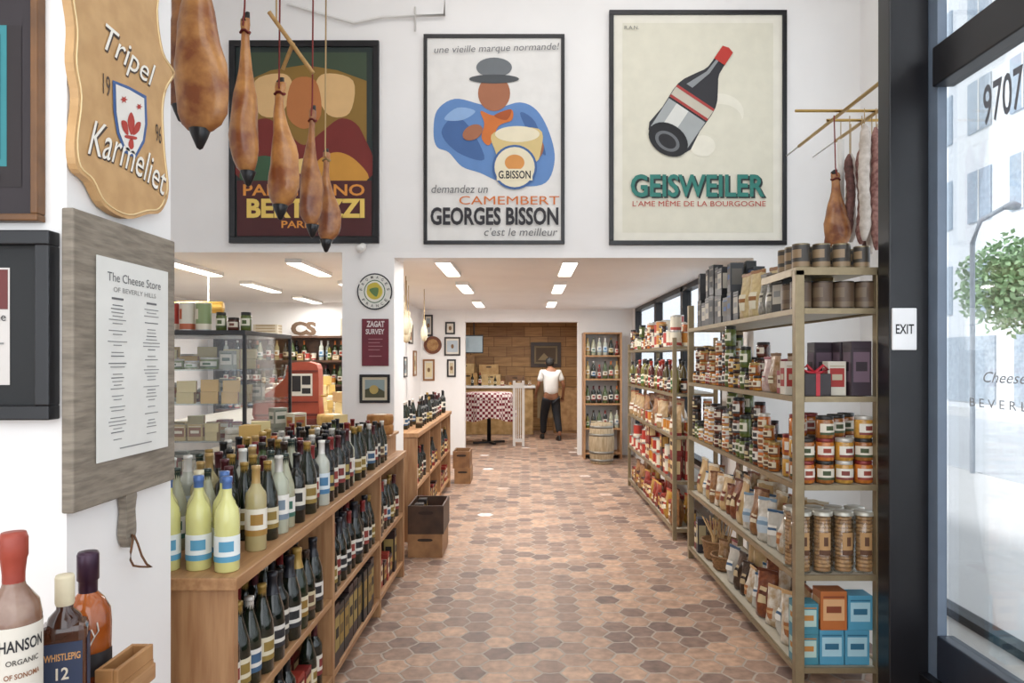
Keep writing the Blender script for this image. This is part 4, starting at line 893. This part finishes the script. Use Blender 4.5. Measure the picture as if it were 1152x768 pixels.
def dshelf(x0,x1,y,zs,label):
    r=O('wall_shelf',None,((x0+x1)/2,y,0),label=label,cat='shelf'); w=(x1-x0)/2
    for z in zs: O('shelf_board',MB().box(-w,w,-.3,-.006,z-.03,z,wood('5a3c28','412a1c',(3,3,3))),parent=r)
    for x in (-w-.03,w): O('upright',MB().box(x,x+.03,-.3,0,0,zs[-1]+.02,BLKM),parent=r)
    O('back_panel',MB().box(-w,w,-.005,0,.0,zs[-1],wood('6a4a34','4c3424',(3,3,3))),parent=r)
dshelf(-4.45,-2.0,10.48,(.9,1.25,1.6,1.95),'dark wooden wall shelves of bottles behind deli')
for z in (.9,1.25,1.6):
    for yy in (10.28,10.38):
        x=-4.38
        while x<-2.1: put(rnd.choice(WB+WC+OIL+TN+PK),x,yy,z,0,.95,'bottles and packets on deli wall shelves'); x+=rnd.uniform(.09,.13)
sg=O('wooden_letters',None,(-3.22,10.3,1.952),label='large wooden letters standing on dark wall shelf',cat='sign')
l=MB()
for yy in (0,-.03): addtext(l,'CS',0,.105,.36,.2,mat('5c4632',.6),yy,.05)
O('letters',l,parent=sg)
FB=carton('c8beaa','a8987c','8a7a60','flat pale cheese box',.35,.2,.04)
for q in range(6): put(FB,-2.5,10.32,1.951+q*.041,rnd.uniform(-.06,.06),1,'stacked pale boxes on wall shelf')
for q in range(4): put(FB,-3.75,10.32,1.951+q*.041,rnd.uniform(-.06,.06),1,'stacked pale boxes on wall shelf')
for i,(y,z0,r_) in enumerate(((7.2,1.85,.04),(7.6,1.78,.045),(8.1,1.9,.045),(8.5,1.82,.04),(7.4,2.02,.035))):
    x=-1.22-.06*(i%3)
    s_=O('hanging_cheese',None,(x,y,z0),label='pale gourd-shaped cheese hanging on cord from ceiling',cat='cheese',group='hanging cheeses')
    O('cheese_body',MB().lathe([(0,0),(r_*.7,.02),(r_,.08),(r_*.95,.14),(r_*.5,.19),(r_*.35,.21),(r_*.5,.235),(r_*.3,.26),(0,.265)],mat('d8d0ba',.6,h2='c4b894'),16),parent=s_)
    O('cord',MB().tube([(0,0,.26),(0,0,LC-z0)],.004,TWINE,5),parent=s_)
for (x0,x1,y0,y1,fm,c1,lb) in ((477,487,354,378,BLACK,'9aa0a4','narrow black framed picture on white wall'),(476,489,404,428,mat('8a5a2c',.4),'d8c8a0','brown framed picture on white wall'),(501,512,362,376,BLACK,'d8d0c0','tiny black framed picture on white wall'),(500,518,379,400,mat('2a2420',.4),'b0bcc4','dark framed photograph on white wall'),(503,513,404,424,BLACK,'c0b090','black framed picture on wall by opening')):
    A=Art((x0+x1)/2,(y0+y1)/2,12/800); A.rect(x0+3,x1-3,y0+4,y1-4,flat(c1)).ell((x0+x1)/2,(y0+y1)/2,1.6,2.5,flat('7a5a3a'))
    pframe('framed_picture',x0,x1,y0,y1,12.0,1.8,fm,flat('d8d2c6'),A,lb,dp=.02)
for (y,z,w_2,h_2,fm,c1) in ((9.9,1.95,.3,.4,mat('6a4426',.4),'b8a078'),(10.4,1.5,.3,.3,BLACK,'8a9aa0'),(10.9,2.0,.35,.3,BLACK,'a87a5a'),(11.3,1.55,.3,.4,mat('8a5a2c',.4),'c8b890'),(9.95,1.42,.3,.35,BLACK,'907a60')):
    A=Art(0,0,1); A.rect(-w_2*.3,w_2*.3,-h_2*.3,h_2*.3,flat(c1)).ell(0,0,w_2*.14,h_2*.14,flat('5a4030'))
    picture('framed_picture',(-1.779,y,z),pi/2,w_2,h_2,.025,fm,flat('d8d2c6'),A,'small framed picture on passage side wall',dp=.02)
c=wallpt(487,388,12); r=O('round_wall_plaque',None,(c[0],11.999,c[2]),label='round carved wooden plaque on white wall',cat='plaque')
O('plaque_rim',MB().extr(ellp(0,0,.15,.15),-.03,0,mat('7a452a',.5,h2='5b321e',scale=20)),parent=r); O('plaque_face',MB().extr(ellp(0,0,.1,.1),-.034,-.03,mat('b08a5a',.5,h2='906438',scale=20)),parent=r)
mn=O('monitor',None,wallpt(533,387,12.4),label='small flat monitor hanging in opening',cat='monitor')
O('screen',MB().box(-.15,.15,-.012,-.01,-.14,.14,flat('9fb2bc',.2)),parent=mn); O('casing',MB().box(-.165,.165,-.01,.03,-.16,.16,BLKM,.004),parent=mn); O('mount_arm',MB().tube([(0,.02,.15),(0,.02,LC-wallpt(533,387,12.4)[2])],.012,BLKM),parent=mn)

# ---------------------------------------------------------------- back room
tb=O('round_table',None,(-.72,13.75,0),label='table with maroon and white gingham tablecloth',cat='table')
CK=checkmat('782432','e0d4d0',19)
cl=MB(); n=48; vs=[];fs=[]
prof=[(0,.98),(.42,.98),(.45,.965),(.47,.85),(.49,.72),(.51,.56),(.52,.47)]
for kx,(r_,z) in enumerate(prof):
    for i in range(n):
        a=2*pi*i/n; w_=1+((.03+.02*(kx-3))*math.sin(a*9) if kx>2 else 0)
        vs.append((r_*math.cos(a)*w_,r_*math.sin(a)*w_*.8,z+(.04*math.sin(a*4+1) if kx==6 else 0)))
for kx in range(len(prof)-1):
    for i in range(n): fs.append((kx*n+i,kx*n+(i+1)%n,(kx+1)*n+(i+1)%n,(kx+1)*n+i))
O('tablecloth',cl.add(vs,fs,CK,True),parent=tb)
O('pedestal',MB().lathe([(0,.03),(.04,.03),(.035,.9),(.2,.96),(0,.96)],BLKM,14),parent=tb)
for a in (0,pi/2,pi,3*pi/2): O('foot',MB().box(0.03,.32,-.03,.03,0,.04,BLKM,.005,T=Matrix.Rotation(a+.4,4,'Z')),parent=tb)
gt=O('white_gate',None,(-.22,13.2,0),label='white slatted gate standing open in back room',cat='gate')
g=MB().box(-.03,.02,0,.04,0,1.22,WHITE2,.003).box(.14,.19,0,.04,0,1.22,WHITE2,.003).box(.02,.14,.01,.03,1.12,1.18,WHITE2).box(.02,.14,.01,.03,.08,.14,WHITE2)
for i in range(3): g.box(.035+i*.035,.05+i*.035,.012,.028,.14,1.12,WHITE2)
O('gate_panel',g,parent=gt)
bc=O('back_counter',None,(-.35,15.6,0),label='long wooden service counter in panelled room',cat='counter')
O('counter_body',MB().box(-1.3,.5,-.3,.5,0,1.0,wood('b89868','987848',(3,3,3)),.01),parent=bc); O('countertop',MB().box(-1.35,.55,-.35,.5,1.0,1.05,WHITE2,.005),parent=bc)
x=-1.6
while x<.1: put(rnd.choice(WB+WC+TN+JO+PK),x,15.42+rnd.uniform(-.08,.06),1.05,0,rnd.uniform(.7,1.1),'bottles and jars on back counter'); x+=rnd.uniform(.12,.24)
CRW=[wood('c8a46c','b08a54',(3,3,3)),wood('a47a4a','86643c',(3,3,3)),wood('dcc08c','c4a470',(3,3,3)),wood('8a6440','6c4c30',(3,3,3))]
rc=random.Random(2)
for i in range(3):
    z=1.051
    for j in range((3,2,1)[i]):
        h_=rc.uniform(.17,.27); ox_=rc.uniform(-.05,.05)
        crate(-1.55+i*.52+ox_,-1.12+i*.52+ox_,15.76,16.06,z,z+h_,CRW[rc.randrange(4)],'pale wooden wine crate stacked on back counter','wine crates on back counter',rz=rc.uniform(-.06,.06)); z+=h_+.001
A=Art(614,398,16.2/800); A.rect(603,625,390,406,flat('5a4a38')).poly([(605,404),(612,396),(620,404)],flat('9a8a68'))
pframe('framed_picture',597,631,385,413,16.2,4,mat('3a2618',.4),flat('8a7a5c'),A,'dark wood framed picture on panelled wall',dp=.04)
pl=O('low_cupboard',None,(.9,15.9,0),label='low wooden cupboard against panelled wall',cat='cupboard')
O('cupboard_body',MB().box(-.3,.75,-.3,.25,0,1.0,wood('a8845a','8a663e',(3,3,3)),.008),parent=pl)
for x in (-.29,.235): O('cupboard_door',MB().box(x,x+.5,-.32,-.3,.06,.94,wood('b99466','9a744c',(3,3,3)),.004),parent=pl)

# ---------------------------------------------------------------- person
def skin(name,V,E,m,root,parent,sub=2):
    me=bpy.data.meshes.new(name); me.from_pydata([v[0] for v in V],E,[]); me.materials.append(m)
    o=O(name,me,parent=parent); md=o.modifiers.new('Skin','SKIN'); md.use_smooth_shade=True
    for i,v in enumerate(V):
        sv=me.skin_vertices[0].data[i]; r_=v[1]; sv.radius=(r_,r_) if not isinstance(r_,tuple) else r_; sv.use_root=(i==root)
    s_=o.modifiers.new('Sub','SUBSURF'); s_.levels=sub; s_.render_levels=sub
    return o
pe=O('person',None,(.5,14.3,0),(0,0,.2),label='person in white t-shirt and dark trousers walking, back turned',cat='person',scale=1.0)
SK=mat('8f6248',.55,var=.05)
V=[((0,0,.9),(.13,.1)),((0,.01,1.08),(.12,.09)),((0,.03,1.26),(.14,.1)),((0,.05,1.37),(.1,.08)),((0,.08,1.44),.05),((0,.11,1.49),.055),((0,.13,1.545),(.068,.08)),((0,.145,1.6),(.055,.065)),
 ((-.16,.05,1.35),.05),((-.25,.06,1.1),.038),((-.25,.24,.95),.028),((-.245,.28,.92),.028),
 ((.16,.05,1.35),.05),((.26,.0,1.1),.038),((.27,.1,.88),.028),((.27,.13,.84),.028),
 ((-.085,0,.84),.09),((-.11,.18,.47),.058),((-.11,.24,.1),.038),((-.11,.37,.035),.032),
 ((.085,0,.84),.09),((.11,-.04,.48),.058),((.13,-.2,.14),.038),((.13,-.08,.035),.032),((0,.215,1.515),.012)]
E=[(0,1),(1,2),(2,3),(3,4),(4,5),(5,6),(6,7),(3,8),(8,9),(9,10),(10,11),(3,12),(12,13),(13,14),(14,15),(0,16),(16,17),(17,18),(18,19),(0,20),(20,21),(21,22),(22,23),(6,24)]
for base in (11,15):
    bx,by,bz=V[base][0]; sg=-1 if base==11 else 1
    for q in range(4):
        i0=len(V); L_=(.06,.07,.065,.05)[q]
        V.append(((bx+(q-1.5)*.018,by+.02,bz-.03),.0095)); V.append(((bx+(q-1.5)*.02,by+.025,bz-.03-L_*.6),.009)); V.append(((bx+(q-1.5)*.02,by+.015,bz-.03-L_),.008))
        E+= [(base,i0),(i0,i0+1),(i0+1,i0+2)]
    i0=len(V); V.append(((bx-sg*.03,by+.01,bz-.02),.01)); V.append(((bx-sg*.045,by+.02,bz-.05),.009)); E+=[(base,i0),(i0,i0+1)]
skin('body',V,E,SK,0,pe)
SHT=mat('deddd9',.85,var=.03)
V=[((0,-.0,.86),(.17,.12)),((0,.005,1.05),(.165,.115)),((0,.02,1.22),(.175,.12)),((0,.045,1.36),(.14,.095)),((-.17,.05,1.355),.072),((-.23,.05,1.16),.066),((.17,.05,1.355),.072),((.235,.02,1.16),.066)]
skin('t_shirt',V,[(0,1),(1,2),(2,3),(3,4),(4,5),(3,6),(6,7)],SHT,0,pe)
TR=mat('1c1d22',.85,var=.08)
V=[((0,0,.9),(.14,.11)),((-.09,0,.8),.115),((-.11,.18,.47),.085),((-.11,.235,.1),.064),((.09,0,.8),.115),((.11,-.04,.48),.085),((.13,-.18,.14),.064)]
skin('trousers',V,[(0,1),(1,2),(2,3),(0,4),(4,5),(5,6)],TR,0,pe)
HR=mat('17120f',.7,var=.2,scale=60,bump=.5)
O('hair',MB().loft([(0,.085,1.475,.045,.035),(0,.085,1.5,.072,.062),(0,.1,1.55,.085,.084),(0,.115,1.6,.083,.086),(0,.125,1.64,.06,.065),(0,.13,1.66,.02,.03)],HR,18,wob=.03),parent=pe)
for sg in (-1,1):
    O('ear',MB().lathe([(0,-.01),(.018,-.006),(.022,0),(.018,.006),(0,.01)],SK,12,T=Matrix.Translation((sg*.085,.135,1.54))@Matrix.Rotation(pi/2,4,'Y')),parent=pe)
    y0_=.29 if sg<0 else -.14
    O('shoe',MB().loft([(sg*.12,y0_,0,.045,.13),(sg*.12,y0_,.04,.045,.13),(sg*.12,y0_-.03,.075,.04,.07),(sg*.12,y0_-.06,.1,.035,.04)],BLACK,16),parent=pe)
O('apron',MB().add([(x,.3-1.6*x*x+ (.02*math.sin(x*30)),z) for z in (.42,.7,.98,1.25) for x in (-.24,-.12,0,.12,.18)],[(r_*5+i,r_*5+i+1,r_*5+i+6,r_*5+i+5) for r_ in range(3) for i in range(4)],mat('a08a68',.85),True),parent=pe)

# ---------------------------------------------------------------- exterior
O('ground',MB().box(2.76,60,-30,70,-.12,-.02,mat('d6d4d1',.8,var=.04,scale=1)),kind='structure')
S('ground_road',6.5,12.5,-30,70,-.02,-.012,mat('c2c4c6',.8,var=.05,scale=1))
bl=O('office_building',None,(15,8,0),label='bright grey-white office building across the street',cat='building')
O('facade',MB().box(0,4,-20,40,-.02,16,mat('e2e4e6',.8,var=.03)),parent=bl)
for j in range(4):
    for i in range(13):
        y=5+i*2.1; z=3.2+j*3
        O('window',MB().box(-.05,0,y-.6,y+.6,z,z+1.7,mat('a3b0bc',.6,var=.1)).box(-.07,-.05,y-.03,y+.03,z,z+1.7,WHITE2),parent=bl)
for y in (12.5,16,19.5): O('storefront_window',MB().box(-.05,0,y-1.3,y+1.3,.2,2.4,mat('aab4bd',.6,var=.15)),parent=bl)
tr=O('street_tree',None,(9.2,12.9,-.02),label='leafy green street tree on sunny sidewalk',cat='tree')
O('trunk',MB().tube([(0,0,0),(.05,0,1.2),(0,.05,2.4)],.09,mat('8a7a6a',.9)),parent=tr)
lf=MB(); rr=random.Random(3)
for i in range(4500):
    a=rr.uniform(0,2*pi); b_=rr.uniform(-1,1); q=rr.uniform(.1,1)**.4*(1.05+.2*math.sin(a*3)); c_=math.sqrt(1-b_*b_)
    px,py,pz=q*c_*math.cos(a),q*c_*math.sin(a),3.0+q*b_*.85
    u=Vector((rr.uniform(-1,1),rr.uniform(-1,1),rr.uniform(-1,1))).normalized()*.075; w_=u.cross(Vector((rr.uniform(-1,1),rr.uniform(-1,1),1))).normalized()*.045
    P_=Vector((px,py,pz)); lf.add([P_-u,P_+w_,P_+u,P_-w_],[(0,1,2,3)],mat('a4bf92',.7,h2='84a672',scale=2))
O('foliage',lf,parent=tr)
sl_=O('street_lamp',None,(6.4,10.2,-.02),label='slim grey curved street lamp post outside',cat='street lamp')
O('pole',MB().tube([(0,0,0),(0,0,3.3),(.05,-.1,3.6),(.25,-.35,3.75)],.035,mat('989fa6',.5)),parent=sl_); O('lamp_head',MB().loft([(.3,-.4,3.7,.1,.06),(.3,-.4,3.76,.12,.08),(.3,-.4,3.8,.05,.04)],mat('8e959c',.5),12),parent=sl_)

# ---------------------------------------------------------------- light
w=bpy.data.worlds.new('world'); scene.world=w; w.use_nodes=True
bg=w.node_tree.nodes['Background']; bg.inputs[0].default_value=(.88,.94,1,1); bg.inputs[1].default_value=1.55
def area(name,loc,rot,sx,sy,e,c=(1,1,1)):
    ld=bpy.data.lights.new(name,'AREA'); ld.shape='RECTANGLE'; ld.size=sx; ld.size_y=sy; ld.energy=e; ld.color=c
    o=bpy.data.objects.new(name,ld); COL.objects.link(o); o.location=loc; o.rotation_euler=rot; return o
area('ceiling_fill_light',(0,1.2,HC-.05),(.35,0,0),3.5,3.0,70,(1,.99,.97))  # added fill light out of view below the high ceiling, no fixture modelled
area('front_fill_light',(-.6,-1.9,2.4),(pi/2,0,0),6,3.4,86,(.96,.98,1))  # added fill behind the camera, boosts daylight from the front opening onto the poster wall
area('ceiling_fill_light',(.3,4.2,HC-.05),(0,0,0),3,1.6,24,(1,.99,.97))  # second unseen overhead fill, added nearer the poster wall
sn=bpy.data.lights.new('sun','SUN'); sn.energy=3.6; sn.angle=.12; so=bpy.data.objects.new('sun',sn); COL.objects.link(so)
so.rotation_euler=Vector((.75,-.15,-.8)).to_track_quat('-Z','Y').to_euler()
